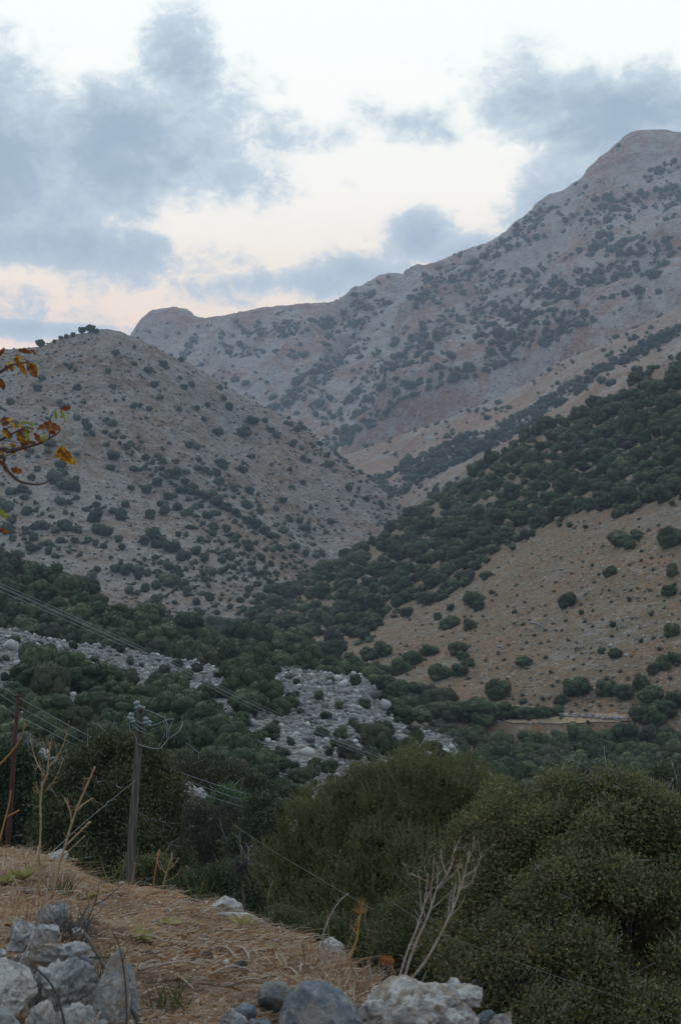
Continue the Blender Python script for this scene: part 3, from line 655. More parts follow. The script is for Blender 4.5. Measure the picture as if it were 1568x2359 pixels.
def trunk_mesh(rng, r, h, depth, name='trunk'):
    acc = Acc()
    P = smooth_line([(0, 0, -depth - .4 * r), (rng.normal() * .05 * r, rng.normal() * .05 * r, -depth * .3), (rng.normal() * .1 * r, rng.normal() * .1 * r, h * .5)])
    acc.add(*tube(P, np.linspace(.13 * r, .07 * r, len(P)), 7))
    for k in range(5):
        a = rng.rand() * 6.28; e = np.array([math.cos(a) * .6 * r, math.sin(a) * .6 * r, rng.uniform(.1, .5) * r])
        b = P[len(P) // 2 + rng.randint(0, len(P) // 3)]
        Q = smooth_line([b, b * .5 + e * .5 + np.array([0, 0, .06 * r]), e]); acc.add(*tube(Q, np.linspace(.05 * r, .015 * r, len(Q)), 5))
    return acc.mesh(name, MAT['bark'], True)

TREEKINDS = []
for k, (mt, nl) in enumerate([('evergreen_leaves', 11), ('evergreen_leaves', 8), ('evergreen_leaves', 14), ('evergreen_leaves', 10), ('evergreen_leaves', 12), ('olive_leaves', 10), ('olive_leaves', 8), ('grey_leaves', 12)]):
    rng = rs(50 + k)
    me = crown_arrays(rng, lobes_of(rng, nl + 5, spread=.62, rmin=.2, rmax=.40), 3, 4200, .062, rough=.11).mesh('crown', MAT[mt])
    TREEKINDS.append((me, trunk_mesh(rng, 1, .2, .75), mt))
SHRUBS = []
for k in range(9):
    rng = rs(80 + k); mt = 'olive_leaves' if k == 8 else 'hill_leaves'
    me = crown_arrays(rng, lobes_of(rng, 4 + k % 4, spread=.5 + .05 * (k % 3)), 2, 420, .13, rough=.14, aspect=.75, floor=-.55).mesh('shrub', MAT[mt])
    SHRUBS.append(me)
LOWS = []
for k in range(6):
    rng = rs(95 + k)
    a = crown_arrays(rng, lobes_of(rng, 3 + k % 3)[0:4], 1, 46, .26, rough=.2, aspect=.8, floor=-.5)
    LOWS.append((np.concatenate(a.V), np.concatenate(a.Q), np.concatenate(a.T)))
DOTS = []
for k in range(5):
    rng = rs(120 + k); iv, iff = ico(1)
    v = iv * (1 + rng.normal(size=(len(iv), 1)) * .22) * np.array([1, 1, .7]); DOTS.append((v, iff))

def inpoly(x, y, poly):
    ins = False; n = len(poly); j = n - 1
    for i in range(n):
        xi, yi = poly[i]; xj, yj = poly[j]
        if (yi > y) != (yj > y) and x < (xj - xi) * (y - yi) / (yj - yi) + xi: ins = not ins
        j = i
    return ins
def blob(x, y, L):
    s = 0
    for bx_, by_, rx, ry, an, w in L:
        c, s_ = math.cos(an), math.sin(an); dx, dy = x - bx_, y - by_
        u = (dx * c + dy * s_) / rx; v = (-dx * s_ + dy * c) / ry
        s = max(s, w * math.exp(-(u * u + v * v)))
    return s
def scatter(seed, n, box, density, radius, L, gap=.8, fixed=(), check=True):
    """random plants over the slope L: density(px,py) in 0..1, radius(rng,px,py,D) in metres"""
    rng = random.Random(seed); out = []; cell = 24; grid = {}
    def put(x, y, r): grid.setdefault((int(x // cell), int(y // cell)), []).append((x, y, r))
    def free(x, y, r):
        a, b = int(x // cell), int(y // cell); m = 2 if r < 24 else 4
        for i in range(a - m, a + m + 1):
            for j in range(b - m, b + m + 1):
                for (u, v, q) in grid.get((i, j), ()):
                    if (u - x) ** 2 + (v - y) ** 2 < ((r + q) * gap) ** 2: return False
        return True
    for f in fixed: put(f[0], f[1], f[2])
    for _ in range(n):
        x = rng.uniform(box[0], box[2]); y = rng.uniform(box[1], box[3])
        if rng.random() > density(x, y): continue
        P, D, e = pick(L, x, y)
        if e > 10: continue
        r = radius(rng, x, y, D); rp = r / D * FOC
        if check and not seen(x, y - rp * .4, D): continue
        if not free(x, y, rp): continue
        put(x, y, rp); out.append((x, y, rp, P, D, r))
    return out
def manual(L, items, lift=.35):
    out = []
    for it in items:
        x, y, rp = it[:3]; P, D, e = pick(L, x, y + lift * rp); out.append((x, y, rp, P, D, rp * D / FOC) + tuple(it[3:]))
    return out
def nz(x, y, s, k=0): return float(vnoise(np.array([[x / s, y / s, k * 7.7]]))[0])

REC = []                                            # (object, px, py, radius px, kind)
def add_shrub(name, it, group, cat='shrub', seed=None, lift=.5, squash=(.82, 1.1)):
    x, y, rp, P, D, r = it[:6]; rg = random.Random(int(x * 13 + y * 7))
    me = SHRUBS[it[6]] if len(it) > 6 and it[6] is not None else SHRUBS[rg.choice([0, 1, 2, 3, 4, 5, 6, 7, 0, 1, 2, 3, 4, 5, 8])]
    o = link(name, me, category=cat, group=group)
    o.location = P + np.array([0, 0, r * lift]); o.rotation_euler = (0, 0, rg.uniform(0, 6.28))
    sx = rg.uniform(*squash); o.scale = (r * sx, r * sx, r * rg.uniform(.85, 1.15))
    REC.append((o, x, y, rp, name)); return o
def add_tree(name, it, group, cat='tree', lift=.62):
    x, y, rp, P, D, r = it[:6]; rg = random.Random(int(x * 17 + y * 5))
    k = it[6] if len(it) > 6 and it[6] is not None else rg.choice([0, 1, 2, 3, 4, 0, 1, 2, 3, 4, 0, 1, 3, 2, 4, 2, 5, 6, 5, 7])
    cm, tm, mt = TREEKINDS[k]
    e = empty(name, P, category=cat, group=group)
    e.rotation_euler = (0, 0, rg.uniform(0, 6.28))
    c = link('crown', cm, e); c.location = (0, 0, r * lift); s = r * rg.uniform(.9, 1.25); c.scale = (s, s * rg.uniform(.8, 1.1), r * rg.uniform(.8, 1.3)); c.rotation_euler = (rg.uniform(-.2, .2), rg.uniform(-.2, .2), 0)
    t_ = link('trunk', tm, e); t_.location = (0, 0, r * lift); t_.scale = (r, r, r)
    REC.append((e, x, y, rp, name + ('_pale' if mt != 'evergreen_leaves' else ''))); return e
def merged(name, items, kinds, mat, label, cat, lift=.5, **kw):
    acc = Acc(); rng = rs(len(items) + 5)
    for it in items:
        x, y, rp, P, D, r = it[:6]; a = rng.rand() * 6.28; c, s_ = math.cos(a), math.sin(a)
        g = kinds[rng.randint(len(kinds))]; V = g[0]
        W = np.stack([V[:, 0] * c - V[:, 1] * s_, V[:, 0] * s_ + V[:, 1] * c, V[:, 2]], -1) * r * rng.uniform(.85, 1.15) + P + np.array([0, 0, r * lift])
        if len(g) == 3: acc.add(W, g[1], g[2])
        else: acc.add(W, None, g[1])
    o = link(name, acc.mesh(name, MAT[mat]), kind='stuff', label=label, category=cat)
    return o

# ---- far mountain shrubs
MB = [(980, 840, 130, 60, -.5, 1.0), (900, 940, 130, 45, -.35, 1.0), (820, 1020, 80, 35, -.3, 1.3), (1060, 770, 90, 50, -.6, .7), (1200, 760, 90, 60, -.5, .95), (1290, 690, 90, 45, -.3, .8), (1240, 505, 80, 22, -.6, 1.1), (1150, 590, 90, 26, -.5, .9),
      (1060, 640, 70, 24, -.3, .8), (1500, 570, 120, 25, .0, .9), (1440, 640, 120, 40, -.2, .7), (1330, 760, 80, 30, -.5, .7), (870, 700, 60, 25, -.2, .8), (760, 850, 120, 22, -.55, .75), (700, 905, 90, 14, -.6, 1.2), (440, 800, 40, 12, -.9, 1.1), (650, 760, 130, 16, -.15, .7),
      (830, 740, 60, 20, -.3, .7), (1540, 390, 60, 22, -.2, 1.0), (1420, 480, 90, 50, 0, .45), (1540, 480, 70, 60, 0, .5), (1100, 880, 120, 30, -.4, .5), (1180, 640, 100, 30, -.3, .6), (1010, 690, 70, 20, -.2, .7), (1130, 720, 100, 35, -.3, .6), (780, 960, 60, 30, 0, .7), (560, 810, 90, 20, .1, .4)]
crest_px = mountain.px[8 + 6 - 0]; 
def mdens(x, y):
    if inpoly(x, y, [(1110, 850), (1150, 790), (1175, 800), (1130, 865)]): return 0
    b = blob(x, y, MB); n = nz(x, y, 60) * .5 + nz(x, y, 22, 3) * .6
    top = 1.0 if x < 1200 else min(1, max(.12, (y - 430 + (x - 1300) * .25) / 90))
    return min(1, max(0, b * b * (1.3 + 1.5 * n) + .017 + .05 * n)) * top
ms = scatter(11, 60000, (300, 300, 1590, 1060), mdens, lambda r, x, y, D: min(8.5, max(1.6, math.exp(r.gauss(1.18, .42)) * (1 + .5 * blob(x, y, MB)))), mountain, gap=.42)
cr_ = mountain.py[mountain.front].min(0); cx_ = np.linspace(mountain.x0, mountain.x1, mountain.nu)
ms = [q for q in ms if q[1] - q[2] * .9 > np.interp(q[0], cx_, cr_) + 3]
ms.sort(key=lambda q: -q[2])
for it in ms[:290]: add_shrub('mountain_shrub', it, 'shrubs on the far mountain')
merged('distant_scrub', ms[290:], LOWS, 'hill_leaves', 'dark scrub scattered thickly over the far mountain', 'scrub')
# ---- band of wood on the spur
def band(x, y):
    up = np.interp(x, [860, 930, 1000, 1100, 1200, 1300, 1400, 1568], [1108, 1075, 1040, 1003, 955, 893, 842, 752])
    lo = np.interp(x, [860, 930, 1000, 1100, 1200, 1300, 1400, 1568], [1160, 1152, 1105, 1050, 1000, 930, 862, 772])
    if up < y < lo: return .95 if nz(x, y, 30, 4) > -.45 else .2
    n = nz(x, y, 40, 2)
    return max(0, .025 + .035 * n) if y < up else .012
ss = scatter(12, 40000, (760, 700, 1590, 1180), band, lambda r, x, y, D: min(6.5, max(1.6, math.exp(r.gauss(1.28, .3)) )) if D < 5000 and band(x, y) > .5 else min(4, math.exp(r.gauss(.7, .4))), spur, gap=.34)
ss.sort(key=lambda q: -q[2])
for it in ss[:150]: add_shrub('spur_shrub', it, 'shrubs on the bare spur')
merged('scrub_band', ss[150:], LOWS, 'hill_leaves', 'band of low scrub running down the bare spur', 'scrub')

# ---- left hill
z5 = [(325, 250, 20), (350, 262, 14), (300, 240, 12), (190, 305, 18), (500, 270, 16), (525, 182, 20), (620, 160, 12), (617, 235, 15), (683, 262, 20), (827, 300, 14), (848, 345, 20), (878, 335, 20), (998, 345, 18), (735, 393, 18), (645, 430, 18), (692, 442, 18), (538, 405, 11), (272, 415, 18),
      (48, 415, 22), (830, 447, 15), (920, 440, 16), (963, 425, 17), (1050, 437, 26), (945, 493, 20), (1012, 552, 28), (1150, 500, 30), (1130, 560, 40), (1200, 495, 18), (423, 557, 20), (350, 485, 22), (385, 503, 22), (445, 525, 22), (480, 550, 16), (520, 575, 16), (545, 600, 14), (545, 550, 14), (575, 572, 14), (880, 612, 22), (910, 622, 20), (230, 600, 30), (225, 635, 22), (140, 640, 20),
      (280, 700, 28), (260, 770, 45), (310, 795, 50), (345, 810, 32), (285, 740, 30), (355, 770, 20), (170, 720, 18), (150, 758, 20), (58, 825, 26), (137, 832, 13), (445, 887, 22), (355, 650, 14), (640, 640, 22), (670, 670, 22), (700, 690, 18), (810, 690, 18), (750, 680, 22), (905, 715, 22), (940, 725, 22), (580, 880, 30), (440, 950, 40), (485, 1010, 36), (450, 1000, 36), (300, 985, 40), (695, 935, 36), (700, 1030, 42),
      (820, 1020, 18), (190, 975, 28), (120, 1000, 22), (150, 990, 20), (240, 937, 16), (197, 927, 14), (70, 940, 14), (30, 1000, 32), (960, 845, 40), (1000, 870, 40), (1045, 900, 32), (1080, 920, 28), (1150, 660, 20), (1118, 695, 14), (990, 683, 13), (1330, 605, 22), (1295, 865, 22), (1385, 785, 20), (1335, 805, 18), (1070, 850, 15), (1320, 720, 14), (1320, 940, 14), (1410, 600, 14), (1405, 682, 14), (1180, 835, 12), (1240, 700, 14),
      (760, 920, 28), (820, 900, 28), (870, 920, 22), (780, 730, 16), (850, 735, 18), (615, 720, 18), (645, 725, 14), (850, 780, 20), (880, 800, 24), (920, 830, 26), (1130, 960, 30), (1170, 980, 34), (1210, 1010, 34), (1250, 1030, 30), (1500, 700, 26), (1490, 660, 20), (1460, 605, 18), (1040, 1000, 26), (1080, 1030, 30), (980, 990, 26), (610, 805, 18), (1190, 890, 16), (1145, 890, 14), (1230, 540, 20), (1350, 540, 22), (1370, 530, 18)]
z7 = [(30, 65, 36), (200, 40, 28), (160, 50, 24), (290, 45, 36), (80, 165, 36), (215, 155, 30), (180, 125, 20), (305, 155, 14), (400, 258, 36), (430, 230, 26), (380, 275, 28), (510, 235, 30), (560, 245, 36), (610, 240, 36), (650, 250, 26), (640, 320, 32), (690, 300, 40), (745, 290, 48), (800, 300, 44), (830, 320, 30), (560, 330, 30), (670, 80, 34), (890, 250, 26), (930, 250, 28),
      (780, 230, 25), (1035, 100, 25), (490, 180, 16), (660, 380, 22), (770, 380, 18), (870, 410, 16), (1160, 250, 24), (1200, 210, 24), (1150, 350, 22), (1060, 370, 24), (1280, 300, 20), (1340, 160, 24), (1300, 130, 30), (1230, 140, 30), (740, 420, 20)]
hs_items = [(a * .5, 721 + b * .5, c * .57) for a, b, c in z5] + [(a * .52, 1191.7 + b * .52, c * .52) for a, b, c in z7]
def spur_y(x): return np.interp(x, [-260, 0, 100, 150, 200, 250, 300, 400, 500, 560, 620, 700, 740], [975, 940, 940, 950, 975, 1005, 1040, 1095, 1150, 1190, 1230, 1295, 1330])
hits = []
for it in hs_items:
    L = hill_spur if it[1] > spur_y(it[0]) - 4 and it[0] < 735 else hill
    hits += manual(L, [it])
HB = [(700, 1010, 60, 30, .8, .6), (760, 1060, 60, 25, .8, .9), (850, 1140, 70, 30, .8, 1.1), (620, 1222, 130, 24, .75, 3.0), (480, 1150, 110, 15, .6, 2.2), (360, 1080, 70, 14, .55, 1.4), (690, 1300, 60, 22, .7, 1.4), (470, 1200, 80, 30, .5, .8), (560, 1300, 110, 50, .3, .9), (420, 1310, 100, 50, .1, .6), (650, 1370, 80, 40, 0, .7),
      (100, 1230, 130, 50, 0, .4), (880, 1190, 50, 25, .6, .9), (480, 1390, 100, 30, 0, .55), (700, 1200, 60, 30, .5, .35), (350, 1060, 90, 25, .55, .45)]
hd = lambda x, y: min(1, max(0, blob(x, y, HB) * (.6 + nz(x, y, 20)) + .004 + .045 * nz(x, y, 45, 1))) * (1 if y > 860 else .35)
sh1 = scatter(21, 16000, (-30, 780, 940, 1340), lambda x, y: hd(x, y) if (x > 735 or y < spur_y(x) - 4) else 0, lambda r, x, y, D: min(5, max(1.0, math.exp(r.gauss(.70, .38)))), hill, gap=.6, fixed=hs_items)
sh2 = scatter(22, 16000, (-30, 940, 760, 1440), lambda x, y: hd(x, y) if y > spur_y(x) else 0, lambda r, x, y, D: min(4, max(.8, math.exp(r.gauss(.56, .38)))), hill_spur, gap=.55, fixed=hs_items)
rest = sorted(sh1 + sh2, key=lambda q: -q[2]); k = max(0, 290 - len(hits))
for it in hits + rest[:k]: add_shrub('hill_shrub', it, 'shrubs on the left hill')
merged('hill_scrub', rest[k:], LOWS, 'hill_leaves', 'small dark scrub dotting the left hill', 'scrub')
# dwarf plants and loose stones, too many to count
dots = scatter(23, 4500, (-20, 775, 930, 1330), lambda x, y: .5 if nz(x, y, 35, 5) > -.2 and (x > 735 or y < spur_y(x)) else .1, lambda r, x, y, D: r.uniform(.5, 1.25), hill, gap=.8)
dots += scatter(24, 2800, (-20, 945, 740, 1440), lambda x, y: .5 if y > spur_y(x) and nz(x, y, 35, 5) > -.2 else 0, lambda r, x, y, D: r.uniform(.4, 1.0), hill_spur, gap=.8)
merged('dwarf_scrub', dots, DOTS, 'grey_leaves', 'grey dwarf scrub speckling the left hill', 'scrub', lift=.2)
# trees on the skyline of the left hill
for (x, y, rp, lab) in [(95, 793, 12, 'small lone round tree on the skyline of the left hill'), (124, 786, 7, 'tiny bush on the skyline between lone tree and crest clump'), (140, 776, 7, 'small low tree at the left end of the skyline row'), (154, 772, 7, 'low bush inside the skyline row on the left hill'),
                        (168, 770, 7, 'low bush ending the skyline row below the twin trees'), (189, 762, 11, 'left one of the twin trees on the left hill top'), (209, 760, 13, 'broad right one of the twin trees on the left hill top'), (222, 762, 8, 'small bush right beside the twin hilltop trees'), (415, 828, 8, 'small tree low on the left hill skyline'), (520, 878, 5, 'tiny bush on the falling skyline of the left hill')]:
    P, D, e = pick(hill, x, y + 6); r = rp * D / FOC
    o = add_tree('skyline_tree', (x, y, rp, P, D, r, 1), 'trees on the left skyline', lift=.7); REC.pop(); o['label'] = lab
for (x, y, rp, lab) in [(1062, 581, 5, 'larger of two tiny bushes on the mountain skyline'), (1048, 586, 3.5, 'smaller of two tiny bushes on the mountain skyline'), (1222, 487, 4, 'tiny bush on the mountain skyline under the cliff step'), (848, 650, 4, 'tiny bush on the low part of the mountain skyline')]:
    P, D, e = pick(mountain, x, y + 3); o = add_shrub('skyline_bush', (x, y, rp, P, D, rp * D / FOC), 'bushes on the mountain skyline'); REC.pop(); o['label'] = lab

# ---- wooded slope
def wlow(x): return np.interp(x, [380, 560, 650, 830, 880, 960, 1000, 1060, 1100, 1160, 1220, 1290, 1350, 1420, 1480, 1568, 1700], [1560, 1560, 1550, 1500, 1430, 1400, 1375, 1345, 1308, 1275, 1238, 1206, 1192, 1188, 1165, 1150, 1120])
CLEAR = [(870, 1280, 26, 14, -.6, 1.2), (1140, 1120, 14, 12, 0, 1), (1345, 985, 40, 9, -.6, .9), (1215, 1035, 12, 14, 0, .8), (805, 1505, 34, 12, 0, 1.2), (1470, 905, 34, 12, -.6, 1.1), (1540, 868, 44, 12, -.5, 1.2), (1300, 1040, 30, 6, -.5, .7), (1010, 1195, 20, 7, -.6, .7), (840, 1330, 14, 8, 0, .6), (1560, 1060, 24, 9, -.3, .6)]
def wd(x, y):
    e_ = wlow(x) + 26 * nz(x, y, 34, 12) - y
    if e_ < -16 or y > wlow(x) + 14: return 0
    g_ = nz(x * .8 + y * .6, y, 36, 13)
    return max(0, min(1, (e_ + 16) / 34) - 1.15 * blob(x, y, CLEAR)) * (1 if g_ > -.40 else .12)
wood = scatter(31, 42000, (480, 800, 1600, 1560), wd, lambda r, x, y, D: (1.3 + 3.0 * r.random() ** 1.1) * (1 if D > 380 else .85), slope, gap=.44)
wood.sort(key=lambda q: -q[2])
for it in wood[:295]: add_tree('woodland_tree', it, 'evergreen trees of the wooded slope', lift=.62)
# the smaller, farther ones as one mass (real crowns, shared out over a few lower-poly shapes)
MID = []
for k in range(6):
    rng = rs(160 + k); a = crown_arrays(rng, lobes_of(rng, 5), 1, 120, .2, rough=.16, aspect=.75); MID.append((np.concatenate(a.V), np.concatenate(a.Q), np.concatenate(a.T)))
merged('distant_woodland', wood[295:], MID, 'evergreen_leaves', 'dense evergreen woodland covering the upper right slope', 'woodland', lift=.62)
# undergrowth between the trunks
und = scatter(32, 30000, (480, 820, 1600, 1560), lambda x, y: .9 if wd(x, y) > .5 else 0, lambda r, x, y, D: r.uniform(1.0, 1.9), slope, gap=.75)
merged('undergrowth', und, LOWS, 'hill_leaves', 'dark undergrowth between the trees of the wooded slope', 'undergrowth', lift=.2)

# ---- trees on the pasture, one by one
past = [(1145, 1597, 40), (1205, 1525, 21), (1308, 1391, 24), (1425, 1245, 34), (1450, 1258, 22), (1466, 1234, 16), (1545, 1248, 38), (1408, 1320, 17), (1550, 1318, 20), (1540, 1362, 20), (1549, 1455, 24), (1388, 1500, 13), (1420, 1510, 16), (1120, 1328, 17),
        (1090, 1385, 24), (1098, 1400, 16), (1040, 1350, 26), (1070, 1345, 18), (1010, 1380, 20), (1005, 1425, 15), (1028, 1440, 26), (1078, 1445, 21), (1052, 1500, 27), (1062, 1515, 18), (985, 1500, 24), (945, 1520, 26), (1010, 1555, 30), (1078, 1530, 18), (1060, 1550, 22), (1330, 1588, 32),
        (1310, 1575, 18), (1400, 1592, 30), (1440, 1598, 32), (1480, 1580, 24), (1500, 1610, 30), (1530, 1535, 24), (1505, 1545, 18), (1475, 1478, 10), (1500, 1418, 9), (1413, 1440, 11), (1448, 1385, 8), (1340, 1412, 8), (1185, 1410, 9), (1132, 1365, 8), (1470, 1240, 14), (1500, 1600, 34), (1560, 1520, 22),
        (1430, 1180, 22), (1350, 1215, 8), (1560, 1615, 34), (1530, 1640, 38), (920, 1545, 28), (870, 1550, 34), (870, 1590, 30), (900, 1600, 26), (880, 1500, 26), (850, 1510, 24), (1035, 1400, 13), (1250, 1610, 8), (1205, 1618, 13), (1290, 1616, 17), (1285, 1640, 17), (1085, 1632, 26), (1030, 1610, 24), (1000, 1625, 24), (1060, 1640, 20)]
for it in manual(slope, past, .3):
    if it[2] < 16: add_shrub('pasture_shrub', it, 'shrubs dotted over the bare pasture')
    else: add_tree('pasture_tree', it + (random.Random(int(it[0])).choice([0, 1, 3, 4]),), 'evergreen trees of the bare pasture', lift=.42)
# ---- trees of the valley floor
front_row = [(1155, 1648, 32), (1130, 1660, 24), (1195, 1650, 26), (1225, 1652, 26), (1255, 1648, 22), (1480, 1650, 30), (1510, 1670, 34)]
for it in manual(slope, front_row, .2): add_tree('valley_tree', it, 'evergreen trees of the valley floor', lift=.4)
vf = manual(valley, [], 0)
def vdens(x, y):
    if abs(x - 1352) < 22 and 1755 < y < 1795: return 0
    if 1170 < x < 1470 and y < 1715: return 0
    lim = np.interp(x, [820, 900, 1000, 1060, 1100], [1640, 1690, 1700, 1740, 1700])
    return 1.0
def vpick_scatter(seed, n, box, dens, rad, gap):
    rng = random.Random(seed); out = []
    d_all = valley.G.reshape(-1, 3); px, py, dd = proj(d_all); ok = (px > box[0]) & (px < box[2]) & (py > box[1]) & (py < box[3]) & (dd > 95) & (dd < 245)
    idx = np.where(ok)[0]
    for _ in range(n):
        i = idx[rng.randrange(len(idx))]; x, y, D = px[i], py[i], dd[i]
        r = rad(rng); rp = r / D * FOC
        if rng.random() > dens(x, y) or not seen(x, y - rp * 1.1, D): continue
        if any((a[0] - x) ** 2 + ((a[1] - y) * 2.2) ** 2 < ((a[2] + rp) * gap) ** 2 for a in out): continue
        out.append((x, y, rp, d_all[i], D, r))
    return out
vt = vpick_scatter(41, 6000, (820, 1690, 1640, 1990), vdens, lambda r: r.uniform(1.7, 2.6), .58)
for it in vt: add_tree('valley_tree', it, 'evergreen trees of the valley floor', lift=.55)
sv = scatter(42, 4000, (840, 1560, 1180, 1700), lambda x, y: 1.0 if y > np.interp(x, [840, 900, 1000, 1100, 1180], [1540, 1590, 1615, 1655, 1690]) else 0, lambda r, x, y, D: r.uniform(1.8, 2.8), slope, gap=.42, check=True)
for it in sv: add_tree('valley_tree', it, 'evergreen trees of the valley floor', lift=.4)
# ---- wooded rise behind the scree
rt = scatter(43, 9000, (-60, 1290, 900, 1600), lambda x, y: 1.0 if not (450 < x < 470 and y < 1500) else .5, lambda r, x, y, D: r.uniform(2.0, 3.3), rise, gap=.42)
rt += scatter(45, 1600, (580, 1490, 1060, 1760), lambda x, y: 1.0 if not (780 < x < 830 and y < 1520) else 0, lambda r, x, y, D: r.uniform(1.6, 2.6), rise, gap=.5, check=False, fixed=[q[:3] for q in rt])
for it in rt: add_tree('rise_tree', it, 'evergreen trees on the wooded rise', lift=.5)
for it, lab in [((590, 1480, 46, 2), 'broad pointed tree standing tallest above the scree crest'), ((345, 1485, 26, 7), 'pale grey green round tree just above the scree crest')]:
    P, D, e = pick(rise, it[0], it[1] + 30); o = add_tree('rise_tree', (it[0], it[1], it[2], P, D, it[2] * D / FOC, it[3]), 'evergreen trees on the wooded rise', lift=.75); REC.pop(); o['label'] = lab
# ---- trees on the scree knoll
kt = [(90, 1540, 46), (60, 1570, 40), (120, 1580, 44), (165, 1545, 48), (200, 1575, 46), (245, 1575, 42), (270, 1600, 36), (30, 1620, 36), (130, 1640, 44), (90, 1650, 40), (180, 1670, 40), (35, 1700, 44), (100, 1690, 38), (290, 1640, 34), (240, 1640, 36), (262, 1670, 36),
      (560, 1585, 46), (595, 1565, 36), (610, 1610, 42), (570, 1625, 40), (640, 1635, 28), (495, 1635, 24), (395, 1590, 40), (360, 1575, 26), (430, 1625, 48), (400, 1650, 44), (450, 1670, 50), (490, 1700, 50), (440, 1720, 46), (540, 1735, 50), (580, 1770, 44), (500, 1760, 44), (455, 1540, 16, 7), (345, 1690, 40),
      (410, 1770, 44, 5), (470, 1790, 50, 5), (530, 1800, 48, 5), (570, 1830, 40, 5), (600, 1800, 36), (860, 1705, 34), (890, 1725, 28), (805, 1735, 26, 7), (785, 1690, 18), (770, 1715, 16), (740, 1690, 16), (930, 1655, 22), (905, 1610, 20), (620, 1690, 26, 7), (600, 1700, 20), (650, 1735, 20, 7), (870, 1670, 14, 3),
      (380, 1545, 16, 7), (300, 1525, 12), (500, 1555, 10, 7), (690, 1640, 10), (555, 1665, 24), (690, 1790, 26), (720, 1780, 22, 7), (640, 1820, 30), (680, 1830, 30), (380, 1720, 40), (330, 1740, 40), (760, 1650, 8), (960, 1700, 20), (985, 1725, 24), (935, 1720, 24), (1010, 1750, 26), (1040, 1780, 28), (960, 1760, 28)]
rk_ = random.Random(4)
kt += [(x + rk_.uniform(-6, 6), y + rk_.uniform(-6, 6), r) for x, y, r in [(20, 1665, 36), (60, 1735, 40), (300, 1570, 30), (320, 1600, 30), (330, 1640, 32), (215, 1620, 34), (360, 1640, 34), (380, 1670, 36), (230, 1700, 38), (280, 1710, 38), (150, 1720, 40), (520, 1680, 34), (545, 1550, 32), (630, 1590, 28), (665, 1625, 20), (350, 1610, 26), (300, 1680, 30), (430, 1560, 18),
       (640, 1760, 24), (610, 1840, 30), (830, 1680, 18), (845, 1740, 22), (890, 1690, 22), (905, 1750, 22), (1000, 1720, 16), (1065, 1755, 24), (1090, 1790, 26), (1050, 1800, 24), (900, 1640, 18), (870, 1600, 16), (725, 1760, 18), (760, 1770, 20), (820, 1780, 20), (690, 1600, 8), (470, 1590, 22), (505, 1600, 20)]]
for it in manual(knoll, [(a[0], a[1], a[2] * (1.32 if a[2] > 30 else 1.12)) + tuple(a[3:]) for a in kt], .45):
    if it[2] < 17: add_shrub('knoll_shrub', it, 'small shrubs on the pale scree')
    else: add_tree('knoll_tree', it, 'evergreen trees on the pale scree', lift=.55)
ksc = scatter(44, 700, (0, 1480, 1060, 1830), lambda x, y: .9, lambda r, x, y, D: r.uniform(.25, .85), knoll, gap=1.2)
for it in ksc[:200]: add_shrub('knoll_shrub', it, 'small shrubs on the pale scree')

# ---- stones
def angular(rng):
    iv, iff = ico(1); v = iv * np.array([rng.uniform(.7, 1.3), rng.uniform(.7, 1.2), rng.uniform(.45, .8)])
    for k in range(4):
        n = norm(rng.normal(size=3)); h = rng.uniform(.45, .7); d = v @ n; v = v - np.outer(np.maximum(d - h, 0), n)
    return v + rng.normal(size=v.shape) * .04, iff
STONES = [angular(rs(200 + k)) for k in range(14)]
STONE_ME = [mesh_np('rock', v, f, MAT['scree_stone']) for v, f in STONES]
def patchy(x, y): 
    n = nz(x, y, 26, 8)
    return .9 if n > -.42 else .12
kst = scatter(51, 52000, (-20, 1440, 1070, 1850), patchy, lambda r, x, y, D: min(.92, max(.13, math.exp(r.gauss(-1.42, .55)))), knoll, gap=.55)
kst.sort(key=lambda q: -q[2])
rocks300 = []
for it in kst[:280]:
    rg = random.Random(int(it[0] * 11 + it[1])); o = link('rock', STONE_ME[rg.randrange(14)], category='rock', group='pale rocks on the scree slope')
    o.location = it[3] + np.array([0, 0, it[5] * .25]); o.rotation_euler = (rg.uniform(-.5, .5), rg.uniform(-.5, .5), rg.uniform(0, 6.28)); o.scale = (it[5],) * 3
    REC.append((o, it[0], it[1], it[2], 'rock'))
merged('scree', kst[280:], STONES, 'scree_stone', 'loose pale grey scree stones covering the knoll', 'scree', lift=.2)
def sdens(x, y):
    if y < wlow(x): return 0
    n = nz(x, y, 40, 9); return .85 if n > .1 else (.3 if n > -.25 else .06)
sst = scatter(52, 7000, (840, 1160, 1600, 1670), sdens, lambda r, x, y, D: min(.8, max(.16, math.exp(r.gauss(-1.25, .35)))), slope, gap=1.0)
merged('pasture_stones', sst, STONES, 'slope_stone', 'small pale stones strewn over the bare pasture', 'stones', lift=.15)
dsh = scatter(53, 1100, (840, 1160, 1600, 1670), lambda x, y: .6 if y > wlow(x) + 8 else 0, lambda r, x, y, D: r.uniform(.25, .6), slope, gap=1.3)
merged('pasture_scrub', dsh, LOWS, 'grey_leaves', 'low grey scrub dotted over the bare pasture', 'scrub', lift=.3)
hst = scatter(54, 15000, (-20, 800, 930, 1330), lambda x, y: (.7 if nz(x, y, 50, 11) > .05 else .12) if (x > 735 or y < spur_y(x)) else 0, lambda r, x, y, D: min(1.6, max(.45, math.exp(r.gauss(-.35, .35)))), hill, gap=.9)
hst += scatter(55, 9000, (-20, 945, 740, 1440), lambda x, y: (.7 if nz(x, y, 50, 11) > .05 else .12) if y > spur_y(x) else 0, lambda r, x, y, D: min(1.3, max(.3, math.exp(r.gauss(-.6, .35)))), hill_spur, gap=.9)
merged('hill_stones', hst, STONES, 'slope_stone', 'pale outcrops and stones on the left hill', 'stones', lift=.1)
